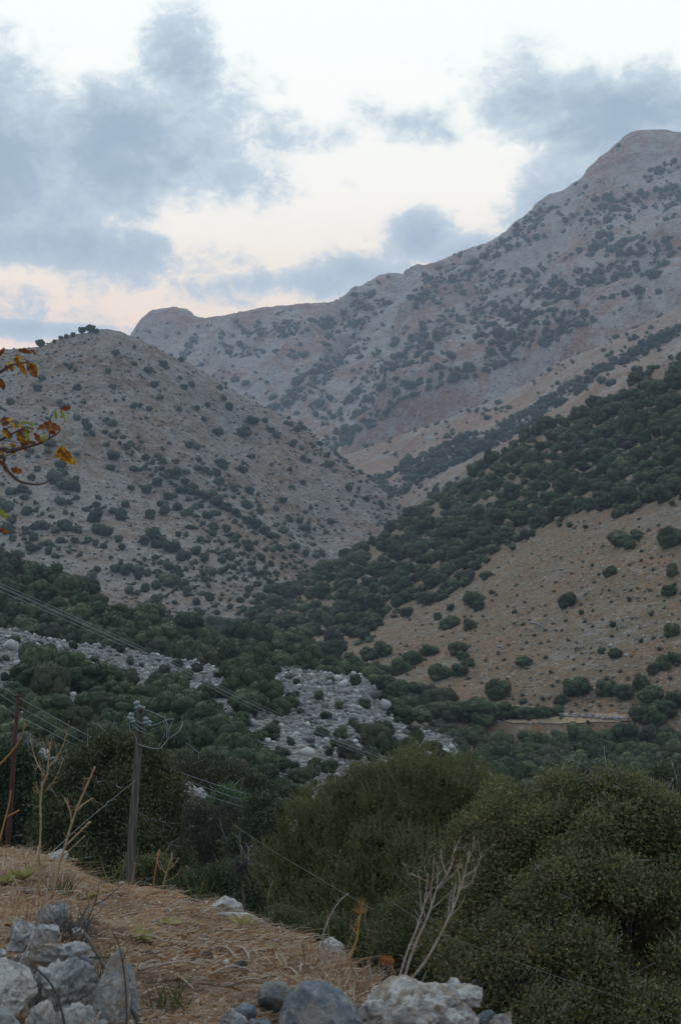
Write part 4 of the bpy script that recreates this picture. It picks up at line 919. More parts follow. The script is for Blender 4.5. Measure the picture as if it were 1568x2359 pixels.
# fallen grey trunks on the pasture
for x, y, w, lab in [(1240, 1446, 24, 'longer grey log lying across the upper pasture'), (1153, 1497, 12, 'short grey log lying low on the pasture')]:
    P, D, e = pick(slope, x, y); s = w * D / FOC; a = Acc(); a.add(*tube(smooth_line([(-s, 0, .3), (-.2 * s, .1, .5), (.5 * s, 0, .2), (s, .3, .1)]), np.linspace(.3, .12, 19), 6))
    a.add(*tube([(0, 0, .3), (-.3 * s, .2, .9)], [.14, .05], 5))
    o = link('fallen_log', a.mesh('fallen_log', MAT['grey_twig'], True), category='log', label=lab); o.location = P; o.rotation_euler = (0, .35, 0)

# ---- earth track and terrace at the foot of the pasture
def strip(name, L, line, w, mat, lab):
    """line of (px, py, half width px) draped on a terrain"""
    line = np.array(line, float); xs = np.linspace(line[0, 0], line[-1, 0], 60); V = []
    for x in xs:
        y = np.interp(x, line[:, 0], line[:, 1]); h = np.interp(x, line[:, 0], line[:, 2])
        for q in np.linspace(-1, 1, 5):
            P, D, e = pick(L, x, y + q * h * (1 + .25 * nz(x, q, 14, 2))); V.append(P + np.array([0, 0, .16]))
    V = np.array(V); i = np.arange(59)[:, None] * 5; j = np.arange(4)[None]
    return link(name, mesh_np(name, V, np.stack([i + j, i + j + 1, i + 6 + j, i + 5 + j], -1).reshape(-1, 4), MAT[mat], True), kind='structure', label=lab)
strip('path', slope, [(1150, 1668, 3), (1190, 1667, 9), (1240, 1664, 10), (1300, 1662, 12), (1400, 1655, 12), (1450, 1655, 8), (1475, 1655, 3)], 1, 'track_earth', 'orange earth track along the foot of the pasture')
strip('track', slope, [(1060, 1640, 2), (1100, 1643, 5), (1180, 1640, 4), (1250, 1640, 3)], 1, 'track_earth', 'short earth track among the valley trees')
wl = []
for k in range(150):
    rg = random.Random(k); x = rg.uniform(1290, 1450); y = np.interp(x, [1290, 1450], [1650, 1660]) + rg.uniform(-3, 2)
    P, D, e = pick(slope, x, y); wl.append((x, y, 3, P + np.array([0, 0, .2]), D, rg.uniform(.16, .34)))
merged('terrace_rubble', wl, STONES, 'slope_stone', 'line of rough stones edging the earth terrace', 'rubble', lift=.3)
P = np.array([[pt(x, y, d) for x, d in ((1325, 150), (1372, 150))] for y, d in ((1752, 0), (1765, 0), (1780, 0), (1800, 0))])
idx = np.argmin(np.abs(valley.px - 1352) + np.abs(valley.py - 1772)); Pv = valley.G.reshape(-1, 3)[idx]
tv = []
for k, (dx, dy) in enumerate([(-2, 9), (0, 5), (1.5, 1), (1.2, -3), (-.5, -8), (-4, -14)]):
    for s_ in (-1, 1):
        x_, y_ = Pv[0] + dx + s_ * 1.5, Pv[1] + dy; q = np.argmin((valley.G[..., 0] - x_) ** 2 + (valley.G[..., 1] - y_) ** 2); tv.append([x_, y_, valley.G.reshape(-1, 3)[q][2] + .35])
link('dirt_road', mesh_np('dirt_road', np.array(tv), np.array([[2 * k, 2 * k + 1, 2 * k + 3, 2 * k + 2] for k in range(5)]), MAT['track_earth'], True), kind='structure', label='pale dirt road glimpsed between the valley trees')

# ================================================================== near bushes
def bush(name, label, cat, lobes, D, ground_z, leafmat, style, dens, core_f=.80, twigs=0, seed=1, accent=None, group=None, zf=.95):
    """lobes: (px, py, r px, metres nearer(-)/farther(+)); a bush with crown, stems and twigs"""
    rng = rs(seed); LB = [(pt(x, y, D + dd), r * (D + dd) / FOC) for x, y, r, dd in lobes]
    c0 = np.mean([c for c, r in LB], 0); base = np.array([c0[0], c0[1] + .2, ground_z + EYE[2]])
    e = empty(name, base, label=label, category=cat)
    if group: e['group'] = group
    acc = Acc(); iv, iff = ico(3); tw = Acc(); ac2 = Acc()
    C_ = np.array([c for c, r in LB]); R_ = np.array([r for c, r in LB])
    for c, r in LB:
        v = iv * (1 + .5 * fbm(iv * 2.2 + rng.rand() * 40, 4)[:, None]) * r * core_f * .60 * np.array([1, 1, zf]); acc.add(v + c - base, None, iff)
    # the boughs: smaller rounded clumps that stand out of each main mass, thick with leaves above and thin below
    SB = [(c, r * .80) for c, r in LB]
    for c, r in LB:
        for q_ in range(8):
            d_ = norm(rng.normal(size=3) * np.array([1, .9, .8]) + np.array([0, -.35, .25])); SB.append((c + d_ * r * rng.uniform(.60, .80), r * rng.uniform(.28, .46)))
    C_ = np.array([c for c, r in SB]); R_ = np.array([r for c, r in SB])
    def shell(n, lo, hi):
        w = R_ ** 2; k = rng.choice(len(R_), n, p=w / w.sum()); d = norm(rng.normal(size=(n, 3)) + np.array([0, 0, .25]))
        keep = ((d[:, 1] < .45) | (rng.rand(n) < .35)) & ((d[:, 2] > -.15) | (rng.rand(n) < .22)); k, d = k[keep], d[keep]
        f = rng.uniform(lo, hi, len(k)); lump = .97 + .42 * fbm(d * 2.6 + k[:, None] * 9.7, 3) + .16 * fbm(d * 8 + k[:, None] * 5.1, 2)
        q = C_[k] + d * (R_[k] * f * lump)[:, None] * np.array([1, 1, zf])
        ok = np.ones(len(q), bool)
        for c, r in SB: ok &= (np.linalg.norm((q - c), axis=1) > r * .66)
        ok &= q[:, 2] > base[2]
        return q[ok], d[ok]
    area = float((4 * np.pi * R_ ** 2).sum()); n = int(area * dens)
    sL = .11 if style == 'sprig' else style[0] * 1.7; k = rng.choice(len(LB), int(len(LB) and sum(12.6 * r * r for c, r in LB) * 1.8 / (sL * sL)), p=np.array([r * r for c, r in LB]) / sum(r * r for c, r in LB)); d = norm(rng.normal(size=(len(k), 3)))
    CL = np.array([c for c, r in LB]); RL = np.array([r for c, r in LB]); q = CL[k] + d * (RL[k] * rng.uniform(.40, .62, len(k)))[:, None]; V, Q = leaf_quads(q - base, d * .3 + rng.normal(size=q.shape), sL, sL * .7, rng); acc.add(V, Q)
    if style == 'sprig':                                            # upright heath-like shoots
        q, d = shell(n, .66, .98); m = len(q)
        dirs = norm(d * .55 + np.array([0, 0, .85]) + rng.normal(size=(m, 3)) * .22); ln = rng.uniform(.16, .36, m)
        for j in range(11):
            f = j / 10.0; p = q + dirs * (ln * f)[:, None]
            g = dirs * 1.0 + norm(rng.normal(size=(m, 3))) * .75
            V, Q = leaf_quads(p - base, g, .062 * (1.15 - .5 * f), .026 * (1.1 - .4 * f), rng); acc.add(V, Q)
    else:
        L_, W_ = style; q, d = shell(n, .74, 1.04); m = len(q)
        # leaves sit in small whorls along short shoots
        for j in range(4):
            p = q + rng.normal(size=(m, 3)) * L_ * 1.3
            g = d * .6 + rng.normal(size=(m, 3)) * .7 + np.array([0, 0, .25])
            V, Q = leaf_quads(p - base, g, L_ * rng.uniform(.6, 1.25, m), W_, rng)
            if accent and j == 3:
                k = rng.rand(m) < accent[1]; kk = np.where(k)[0]
                if len(kk): V2, Q2 = leaf_quads(p[kk] - base + d[kk] * L_ * .8, g[kk], L_ * .9, W_, rng); ac2.add(V2, Q2)
            acc.add(V, Q)
    link('crown', acc.mesh('crown', MAT[leafmat]), e)
    if ac2.n: o = link('yellowing_leaves', ac2.mesh('yellowing_leaves', MAT[accent[0]]), e, kind='stuff')
    st = Acc()
    for c, r in LB[::2]:
        a = np.array([rng.normal() * .1, rng.normal() * .1, -.3]); b = (c - base)
        P_ = smooth_line([a, a * .6 + b * .4 + rng.normal(size=3) * .08, b]); st.add(*tube(P_, np.linspace(.05, .02, len(P_)), 6))
    link('trunk', st.mesh('trunk', MAT['bark'], True), e)
    if twigs:
        q, d = shell(twigs * 2, .86, .98)
        for p, dd in list(zip(q, d))[:twigs]:
            l = rng.uniform(.12, .42) * D / 17; g = norm(dd * .5 + np.array([0, 0, .4]) + rng.normal(size=3) * .5)
            P_ = smooth_line([p - base - g * .1, p - base + g * l * .4 + rng.normal(size=3) * .03, p - base + g * l * .75 + rng.normal(size=3) * .05], 3)
            w = .0042 * D / 17; tw.add(*tube(P_, np.linspace(w, w * .4, len(P_)), 4))
            for z_ in range(2):
                k = rng.randint(1, len(P_) - 1); g2 = norm(g + rng.normal(size=3) * .6)
                tw.add(*tube([P_[k], P_[k] + g2 * l * .3], [w * .7, w * .3], 4))
        link('twig', tw.mesh('twig', MAT['grey_twig'], True), e, kind='stuff')
    return e
bush('heath_bush', 'broad rounded heath bush with upright olive green shoots in mid picture', 'bush',
     [(905, 1885, 130, 0), (760, 1930, 115, .2), (1020, 1875, 125, .3), (850, 1835, 90, .6), (975, 1815, 85, .8), (1085, 1850, 95, .4), (690, 1995, 95, 0), (820, 2030, 130, -.8), (960, 2010, 130, -.9), (1085, 1960, 110, -.2), (690, 2085, 85, -.6), (1130, 1890, 70, .6),
      (640, 2035, 62, .2), (800, 1860, 70, .5), (760, 2120, 90, -1.1), (880, 2130, 110, -1.3), (720, 1880, 60, .6)], 29, -6.6, 'heath_leaves', 'sprig', 96, seed=5)
bush('oak_bush', 'big dark leafy oak bush with yellowing leaves filling the lower right', 'bush',
     [(1200, 1960, 120, .3), (1320, 1890, 95, .5), (1270, 1860, 70, .8), (1430, 1850, 72, .3), (1395, 1820, 42, .3), (1540, 1930, 110, .2), (1460, 1930, 100, .1), (1350, 1990, 105, -.2), (1130, 2080, 115, 0), (1270, 2090, 125, -.5), (1420, 2040, 90, -.6), (1560, 2080, 110, -.4), (1180, 2230, 140, -.8),
      (1340, 2230, 120, -1.0), (1060, 2200, 100, -.2), (1120, 2340, 130, -.9), (1290, 2370, 130, -1.3), (1440, 2270, 60, -.2), (1600, 2230, 90, -1.1), (1450, 2400, 140, -1.5), (1600, 2360, 110, -1.6), (1680, 2000, 140, 0), (1700, 2200, 140, -.6), (1160, 1870, 60, .8), (1090, 1960, 70, .9), (1500, 1850, 52, .7), (1460, 2180, 110, 1.0), (1380, 2140, 100, 1.0), (1240, 2000, 100, 1.2), (1500, 2080, 110, 1.1)],
     17, -5.6, 'oak_leaves', (.044, .027), 520, twigs=330, seed=6, accent=('yellowing_leaves', .05))
bush('oak_bush', 'dark small leaved bush below the heath bush, behind the dead stems', 'bush',
     [(960, 2130, 80, 0), (1040, 2100, 80, .3), (900, 2200, 90, -.5), (980, 2250, 100, -.5), (820, 2200, 80, 0), (1060, 2300, 90, -.3), (740, 2180, 60, .3), (900, 2310, 80, -.4), (660, 2140, 50, .6), (985, 2040, 50, .5)], 19, -5.6, 'oak_leaves', (.044, .025), 480, twigs=70, seed=7, accent=('yellowing_leaves', .02))
bush('olive_tree', 'leafy green tree standing right behind the wooden utility pole', 'tree',
     [(200, 1790, 72, .3), (290, 1750, 62, .5), (255, 1730, 45, .6), (350, 1775, 62, .3), (375, 1850, 65, .2), (300, 1850, 85, -.2), (200, 1880, 85, -.2), (140, 1860, 60, .3), (385, 1915, 50, .2), (320, 1950, 90, -.5), (220, 1970, 90, -.6), (140, 1950, 70, -.2), (395, 2010, 34, -.2), (345, 2040, 50, -.5), (420, 1985, 24, -.3)],
     43, -7.4, 'tree_leaves', (.10, .055), 130, twigs=130, seed=8, accent=('olive_leaves', .1))
bush('oak_tree', 'dark dense oak tree at the left edge behind the rusty post', 'tree',
     [(30, 1770, 62, 0), (-40, 1800, 80, 0), (70, 1840, 62, -.3), (20, 1880, 80, -.4), (80, 1930, 60, -.6), (-40, 1930, 90, -.5), (20, 1990, 70, -.6), (100, 1790, 36, .3)], 47, -7.6, 'evergreen_leaves', (.10, .06), 120, twigs=50, seed=9)
NB = [('low olive green domed bush below the scree behind the three wires', [(480, 1805, 62, 0), (540, 1820, 58, .5), (430, 1800, 50, 0), (590, 1850, 50, .4), (520, 1860, 60, -.5)], 66, -9.3, 'olive_leaves', (.12, .06)),
      ('dark grey green bush right of the tree behind the pole', [(455, 1900, 52, 0), (500, 1930, 58, -.3), (440, 1960, 50, -.3), (550, 1900, 50, .3), (480, 1985, 55, -.6)], 55, -8.4, 'grey_leaves', (.09, .03)),
      ('dark bush between the grey green bush and the heath bush', [(600, 1910, 52, 0), (570, 1960, 55, -.3), (630, 1960, 46, 0), (600, 1865, 40, .4), (640, 1890, 44, .3)], 52, -8.3, 'evergreen_leaves', (.10, .05)),
      ('low dark bush just behind the crest of the bank', [(520, 2030, 46, 0), (570, 2040, 46, 0), (470, 2040, 40, 0), (545, 2080, 40, -.3), (600, 2085, 40, -.2), (430, 2045, 34, 0)], 38, -7.3, 'evergreen_leaves', (.07, .035)),
      ('small bright green shrub between the three wires and the rock', [(525, 1835, 22, 0), (548, 1850, 24, -.2), (500, 1850, 18, 0), (560, 1872, 18, -.1)], 60, -7.9, 'fresh_leaves', (.10, .06)),
      ('small pale grey shrub low beside the heath bush', [(556, 1995, 20, 0), (570, 2012, 20, 0)], 34, -6.5, 'grey_leaves', (.05, .02)),
      ('small leafy bush at the foot of the tree, near the white stones', [(330, 2010, 30, 0), (365, 1998, 30, 0), (300, 2000, 26, 0)], 38, -6.7, 'heath_leaves', (.07, .035)),
      ('dark bush to the lower right behind the oak bush', [(1560, 1830, 50, 0), (1600, 1860, 60, 0), (1520, 1800, 36, .5)], 60, -9.6, 'evergreen_leaves', (.11, .06)),
      ('olive green bush at the right edge above the oak bush', [(1545, 1870, 30, 0), (1510, 1860, 22, 0)], 40, -7.6, 'heath_leaves', (.07, .04))]
for k, (lab, lb, D, gz, mt, st__) in enumerate(NB):
    bush('bush', lab, 'bush', lb, D, gz, mt, st__, .72 / (st__[0] * st__[1]), seed=20 + k, twigs=14)

# ================================================================== rocks
def rock_me(seed, dims, sub=5, cuts=11, rough=.16, pits=.05, strata=0.0):
    rng = rs(seed); v, f = ico(sub); v = v.copy()
    v = v * (1 + .18 * fbm(v * 1.1 + seed, 3)[:, None])
    for k in range(cuts):
        n = norm(rng.normal(size=3)); h = rng.uniform(.42, .74); d = v @ n
        v = v - np.outer(np.maximum(d - h, 0) * .93, n)
    N = norm(v); q = v + seed * 3.1
    disp = rough * fbm(q * 2.1, 5, .55) + rough * .55 * fbm(q * 3.7 + 9, 4, .6, ridged=True)
    h = fbm(q * 6.0 + 40, 3); disp = disp - pits * np.clip(h - .15, 0, 1) * 5
    if strata: disp = disp + strata * fbm(q * np.array([1.0, 1.0, 9.0]), 3)
    v = (v + N * disp[:, None]) * np.array(dims) / 2
    return v, f
def put_rock(label, box, D, mat, seed, depth=.8, rot=0, sub=5, name='boulder', cat='rock', tilt=0, cuts=12, rough=.19, pits=.05, strata=0, group=None):
    """box: the px box x0,y0,x1,y1 that it covers in the picture"""
    x0, y0, x1, y1 = box
    if x1 < 330 and y0 > 2080:
        D -= .42; mx_, my_ = (x0 + x1) / 2, (y0 + y1) / 2; x0, x1, y0, y1 = mx_ + (x0 - mx_) * 1.14, mx_ + (x1 - mx_) * 1.14, my_ + (y0 - my_) * 1.08, my_ + (y1 - my_) * 1.2
    c = pt((x0 + x1) / 2, (y0 + y1) / 2, D); w = (x1 - x0) * D / FOC; h = (y1 - y0) * D / FOC
    v, f = rock_me(seed, (1, 1, 1), sub, cuts, rough, pits, strata); a = rot; R_ = np.array([[math.cos(a), -math.sin(a), 0], [math.sin(a), math.cos(a), 0], [0, 0, 1]]); v = v @ R_.T
    mn, mx = v.min(0), v.max(0); v = (v - (mn + mx) / 2) / (mx - mn) * np.array([w, w * depth, h])
    if tilt: b = tilt; v = v @ np.array([[math.cos(b), 0, -math.sin(b)], [0, 1, 0], [math.sin(b), 0, math.cos(b)]]).T
    o = link(name, mesh_np(name, v, f, MAT[mat], True), category=cat, label=label)
    if group: o['group'] = group
    o.location = c; return o
G_, B_, P_ = 'grey_limestone', 'blue_limestone', 'pale_limestone'
put_rock('large smooth blue grey boulder with pale crust at the bottom edge', (620, 2262, 842, 2470), 5.6, B_, 31, cuts=4, rough=.10, pits=.02)
put_rock('dark blue grey stone tucked left behind the blue boulder', (594, 2256, 690, 2350), 5.85, B_, 32, cuts=5, rough=.08, pits=.01)
put_rock('long rough pale boulder with pitted top right of the blue boulder', (800, 2248, 1100, 2440), 5.7, P_, 33, depth=.7, strata=.05, sub=6, rough=.2, pits=.09)
put_rock('jagged pale rock with knobs behind the rough pale boulder', (975, 2254, 1110, 2340), 6.15, P_, 34, rough=.25, pits=.08)
put_rock('small pale knob of rock above the jagged rock', (1052, 2272, 1112, 2318), 6.0, P_, 35, sub=4)
put_rock('small grey stone wedged right of the jagged rock', (1092, 2325, 1142, 2375), 5.9, B_, 36, sub=4)
put_rock('rounded grey stone last in the row on the bottom edge', (1112, 2332, 1186, 2420), 5.75, G_, 37)
put_rock('small grey stone half buried left of the blue boulder', (525, 2312, 592, 2350), 5.6, B_, 38, sub=4)
put_rock('flat grey stone at the bottom edge in the straw', (498, 2322, 572, 2385), 5.5, G_, 39)
put_rock('small dark stone at the bottom edge beside the blue boulder', (572, 2345, 632, 2390), 5.35, B_, 40, sub=4)
put_rock('knobbly grey rock with upright knob behind the black brush', (85, 2082, 152, 2175), 7.4, G_, 41, rough=.25, pits=.08)
put_rock('low pitted grey rock left of the knobbly one', (25, 2118, 100, 2200), 7.2, G_, 42, rough=.22, pits=.08)
put_rock('small broken rock between the knobbly rocks', (72, 2130, 135, 2188), 7.0, G_, 43, sub=4, rough=.25)
put_rock('big flat topped layered boulder in the left rock pile', (52, 2166, 212, 2262), 6.5, G_, 44, strata=.09, sub=6, rough=.2)
put_rock('rough white grey boulder at the left edge of the pile', (-70, 2212, 78, 2345), 6.0, P_, 45, sub=6, rough=.16)
put_rock('broad craggy boulder in the middle of the left rock pile', (70, 2215, 224, 2352), 6.1, G_, 46, sub=6, rough=.26, pits=.1, strata=.04)
put_rock('bottom stone of the left pile beside the slanting stick', (66, 2305, 142, 2400), 5.7, P_, 47)
put_rock('stone at the lower left corner of the picture', (-60, 2310, 52, 2420), 5.6, G_, 48)
put_rock('bottom stone between two dark sticks in the left pile', (130, 2320, 226, 2420), 5.75, G_, 49, rough=.22)
put_rock('tiny stone at the left edge above the white boulder', (-12, 2186, 16, 2218), 6.4, G_, 50, sub=3)
put_rock('shaded upright slab leaning behind the dark forked stick', (222, 2190, 292, 2400), 6.0, G_, 51, rough=.14)
put_rock('narrow slab beside the dark diagonal pole', (262, 2230, 322, 2420), 6.15, G_, 52, rough=.14)
put_rock('small white stone beside the black brush', (168, 2136, 192, 2158), 7.2, P_, 53, sub=3)
put_rock('white boulder on the far crest of the bank', (462, 2062, 562, 2122), 9.6, P_, 54, rough=.14)
put_rock('flat grey boulder just right of the white crest boulder', (498, 2104, 612, 2140), 9.2, G_, 55, rough=.10)
put_rock('small flat stone at the end of the crest boulders', (570, 2122, 622, 2144), 8.9, B_, 56, sub=4)
put_rock('lumpy pale rock at the edge behind the straw heap', (718, 2158, 796, 2215), 7.7, P_, 57, rough=.2)
put_rock('pale rock sitting on the upper left crest of the bank', (108, 1956, 160, 1996), 12.4, P_, 58, rough=.2)
put_rock('dirty stone on the crest below the upper left rock', (148, 1990, 176, 2010), 12.1, G_, 59, sub=4)
put_rock('small flat white stone on the crest by the utility pole', (196, 2038, 224, 2050), 11.5, P_, 60, sub=3)
put_rock('pale grey boulder under the three wires near the bright shrub', (412, 1800, 462, 1842), 58, P_, 61, rough=.18)
put_rock('dark end stone of the boulder under the three wires', (452, 1812, 478, 1840), 57.5, G_, 62, sub=4)
for k, (bx_, lb_) in enumerate([((348, 1962, 392, 2050), 'lower white outcrop at the foot of the tree behind the pole')]):
    put_rock(lb_, bx_, 42.6 + k * .5, P_, 70 + k, sub=4, name='rock')
for k, bx_ in enumerate([(80, 1722, 122, 1790), (112, 1752, 140, 1795), (150, 1755, 178, 1800), (205, 1690, 232, 1722), (225, 1700, 250, 1735), (150, 1690, 170, 1712)]):
    put_rock('white outcrop between the trees left of the utility pole, ' + ['biggest one', 'right of the biggest', 'next right, beside the stalk', 'highest on the right', 'farthest right', 'small one above the stalks'][k], bx_, pick(knoll, (bx_[0] + bx_[2]) / 2, bx_[3] - 4)[1] - .5, P_, 80 + k, sub=4, name='rock', rough=.25, group='white outcrops between the trees')

# ================================================================== bank litter
def at_bank(px, py): return pick(bank, px, py)[0]
brng = rs(77)
def litter_points(n, dens):
    out = []
    while len(out) < n:
        x = brng.uniform(-60, 1120); y = brng.uniform(1950, 2365)
        if brng.rand() > dens(x, y): continue
        P, D, e = pick(bank, x, y)
        if e < 6: out.append((x, y, P, D))
    return out
def ld(x, y):
    a = .10 + .8 * blob(x, y, [(650, 2230, 230, 90, .3, 1), (760, 2260, 90, 70, .2, 1), (360, 2230, 160, 90, .2, .55), (230, 2120, 90, 60, 0, .6), (60, 2040, 120, 50, 0, .4)]); return min(1, a * (.75 + .6 * nz(x, y, 40, 1)))
pts = litter_points(24000, ld)
acc = Acc(); m = len(pts); Pp = np.array([p[2] for p in pts]); Dd = np.array([p[3] for p in pts])
ang = brng.normal(.1, .9, m); tilt = np.abs(brng.normal(0, .16, m)); ln = np.exp(brng.normal(-3.15, .6, m)) * np.clip(Dd / 8, .7, 1.4)
dv = np.stack([np.cos(ang) * np.cos(tilt), np.sin(ang) * np.cos(tilt), np.sin(tilt)], -1)
sd = norm(np.cross(dv, np.array([0, 0, 1.0]) + brng.normal(size=(m, 3)) * .3)); w = brng.uniform(.0007, .0019, m)[:, None]; up = np.cross(sd, dv)
b0 = Pp + np.array([0, 0, .006]); md = b0 + dv * (ln / 2)[:, None] + np.array([0, 0, 1]) * (ln * brng.uniform(0, .13, m))[:, None]; e0 = b0 + dv * ln[:, None]
V = np.stack([b0 - sd * w, b0 + sd * w, b0 + up * w * 1.6, md - sd * w, md + sd * w, md + up * w * 1.6, e0 - sd * w * .5, e0 + sd * w * .5, e0 + up * w * .8], 1).reshape(-1, 3)
Qb = np.array([[0, 1, 4, 3], [1, 2, 5, 4], [2, 0, 3, 5], [3, 4, 7, 6], [4, 5, 8, 7], [5, 3, 6, 8]]); Q = (np.arange(m)[:, None, None] * 9 + Qb[None]).reshape(-1, 4)
acc.add(V, Q)
link('dry_straw', acc.mesh('dry_straw', MAT['dry_straw']), kind='stuff', label='dry orange straw and broken stalks littering the bank', category='straw')
# fallen leaves, curled
pts = litter_points(3600, lambda x, y: min(1, ld(x, y) + .15)); m = len(pts); Pp = np.array([p[2] for p in pts]) + np.array([0, 0, .008]); acc = Acc()
a = brng.rand(m) * 6.28; sz = brng.uniform(.005, .015, m)[:, None]; d1 = np.stack([np.cos(a), np.sin(a), brng.normal(0, .25, m)], -1); d2 = np.cross(d1, np.array([0, 0, 1.0]) + brng.normal(size=(m, 3)) * .5); z = np.array([0, 0, 1.0])
V = np.stack([Pp - d1 * sz, Pp - d2 * sz * .55 + z * sz * brng.uniform(0, .8, (m, 1)), Pp + d1 * sz + z * sz * brng.uniform(0, .7, (m, 1)), Pp + d2 * sz * .55 + z * sz * brng.uniform(0, .8, (m, 1)), Pp], 1).reshape(-1, 3)
T = (np.arange(m)[:, None, None] * 5 + np.array([[4, 0, 1], [4, 1, 2], [4, 2, 3], [4, 3, 0]])[None]).reshape(-1, 3); acc.add(V, None, T)
link('leaf_litter', acc.mesh('leaf_litter', MAT['dry_straw']), kind='stuff', label='curled dead leaves scattered among the straw on the bank', category='litter')
# gravel and clods
pts = litter_points(2600, lambda x, y: .6); acc = Acc()
for k, (x, y, P, D) in enumerate(pts):
    v, f = STONES[k % 14]; s = math.exp(brng.normal(-5.1, .5)) * min(D / 7, 1.5); acc.add(v * s + P + np.array([0, 0, s * .2]), None, f)
link('gravel', acc.mesh('gravel', MAT['slope_stone']), kind='stuff', label='small stones and clods lying on the bare earth bank', category='gravel')
# upright thin dry grass, at the left and along the edge
def blades(name, label, cat, spots, mat, n, h, w, lean=.35, spread=.08, kind=None, group=None, seed=1):
    rng = rs(seed); acc = Acc()
    base = np.array(spots[0])
    for sx in spots:
        for k in range(n):
            b = np.array(sx) + np.array([rng.normal() * spread, rng.normal() * spread, -.01]); g = norm(np.array([rng.normal() * lean, rng.normal() * lean, 1.0])); hh = h * rng.uniform(.5, 1.15)
            s = norm(np.cross(g, rng.normal(size=3))) * w; bend = np.array([rng.normal(), rng.normal(), -.4]) * hh * .18
            p1, p2 = b + g * hh * .5 + bend * .3, b + g * hh + bend
            acc.add(np.array([b - s, b + s, p1 + s * .8, p1 - s * .8, p2]) - base, np.array([[0, 1, 2, 3]], np.int32), np.array([[3, 2, 4]], np.int32))
    o = link(name, acc.mesh(name, MAT[mat]), label=label, category=cat); o.location = base
    if kind: o['kind'] = kind
    if group: o['group'] = group
    return o
blades('dry_grass', 'sparse dry grass standing on the left part of the bank', 'grass', [at_bank(brng.uniform(-60, 150), brng.uniform(1965, 2130)) for k in range(90)], 'dry_straw', 7, .13, .0022, kind='stuff', seed=2)
blades('straw_heap', 'heap of tangled dry straw at the edge of the bank', 'straw', [at_bank(brng.normal(770, 45), brng.normal(2262, 22)) for k in range(80)] + [at_bank(brng.normal(700, 60), brng.normal(2215, 16)) for k in range(60)], 'dry_straw', 9, .11, .003, lean=1.0, spread=.05, kind='stuff', seed=3)
for k, (x, y, n, h, lab, mt) in enumerate([(462, 2078, 26, .26, 'green grass tuft beside the white crest boulder', 'blade_green'), (262, 2042, 22, .30, 'green grass tuft on the crest left of the utility pole', 'blade_green'), (205, 2022, 16, .22, 'small green tuft on the crest above the white flat stone', 'blade_green'),
      (395, 2330, 34, .16, 'dark green tuft low in the straw at the bottom', 'blade_green'), (140, 2060, 40, .2, 'yellow green grass clump on the left bank', 'blade_green'), (790, 2345, 40, .17, 'golden dry tuft between the two big bottom boulders', 'dry_straw'), (228, 2275, 22, .22, 'thin grass tuft between craggy boulder and leaning slab', 'blade_green'),
      (70, 1970, 20, .16, 'golden dry tuft on the left skyline of the bank', 'dry_straw')]):
    blades('grass_tuft', lab, 'grass', [at_bank(x, y)], mt, n, h, .0035, spread=.035, seed=30 + k)

# ================================================================== dry stalks and dead twigs
def plant(name, label, cat, D, lines, mat, part='stem', jitter=.05, seed=1, group=None, D2=None):
    """lines: ([(px, py), ...], px width at base, px width at tip); the first point of the first line is the foot"""
    rng = random.Random(seed); foot = pt(*lines[0][0][0], D); e = empty(name, foot, label=label, category=cat)
    if group: e['group'] = group
    for k, (L, w0, w1) in enumerate(lines):
        n = len(L); dd = rng.uniform(-jitter, jitter)
        P = [pt(x, y, D + (dd * i / max(1, n - 1) if k else 0) + ((D2 - D) * i / max(1, n - 1) if D2 else 0)) - foot for i, (x, y) in enumerate(L)]
        P = smooth_line(P, 5); r = np.linspace(w0, w1, len(P)) * D / FOC / 2 * .78
        r = r * (1 + .12 * np.sin(np.arange(len(P)) * 2.1))
        a_ = Acc(); a_.add(*tube(P, r, 6)); Lg = np.linalg.norm(P[-1] - P[0]); nr = rs(seed * 31 + k)
        if mat in ('pale_twig', 'tan_stalk', 'dark_twig') and name in ('dead_bush', 'dry_stalk', 'dead_twig') and Lg > .06:
            for q_ in range(3 + int(Lg * 9)):                       # buds and short snapped side shoots
                j = nr.randint(len(P) // 4, len(P) - 1); ax_ = norm(P[j] - P[j - 1] if j else P[1] - P[0]); g_ = norm(ax_ * .8 + nr.normal(size=3) * np.array([.7, .5, .5])); l_ = nr.uniform(.012, .07)
                a_.add(*tube([P[j], P[j] + g_ * l_ * .5 + nr.normal(size=3) * .002, P[j] + g_ * l_], [r[j] * .5, r[j] * .4, r[j] * .22], 4))
        link(part if w0 > 3.5 or k == 0 else 'twig', a_.mesh('twig', MAT[mat], True), e)
    return e
def mesh_tube(P, r, mat, ns=6):
    V, Q, T = tube(P, r, ns); return mesh_np('twig', V, Q, MAT[mat], True, T)
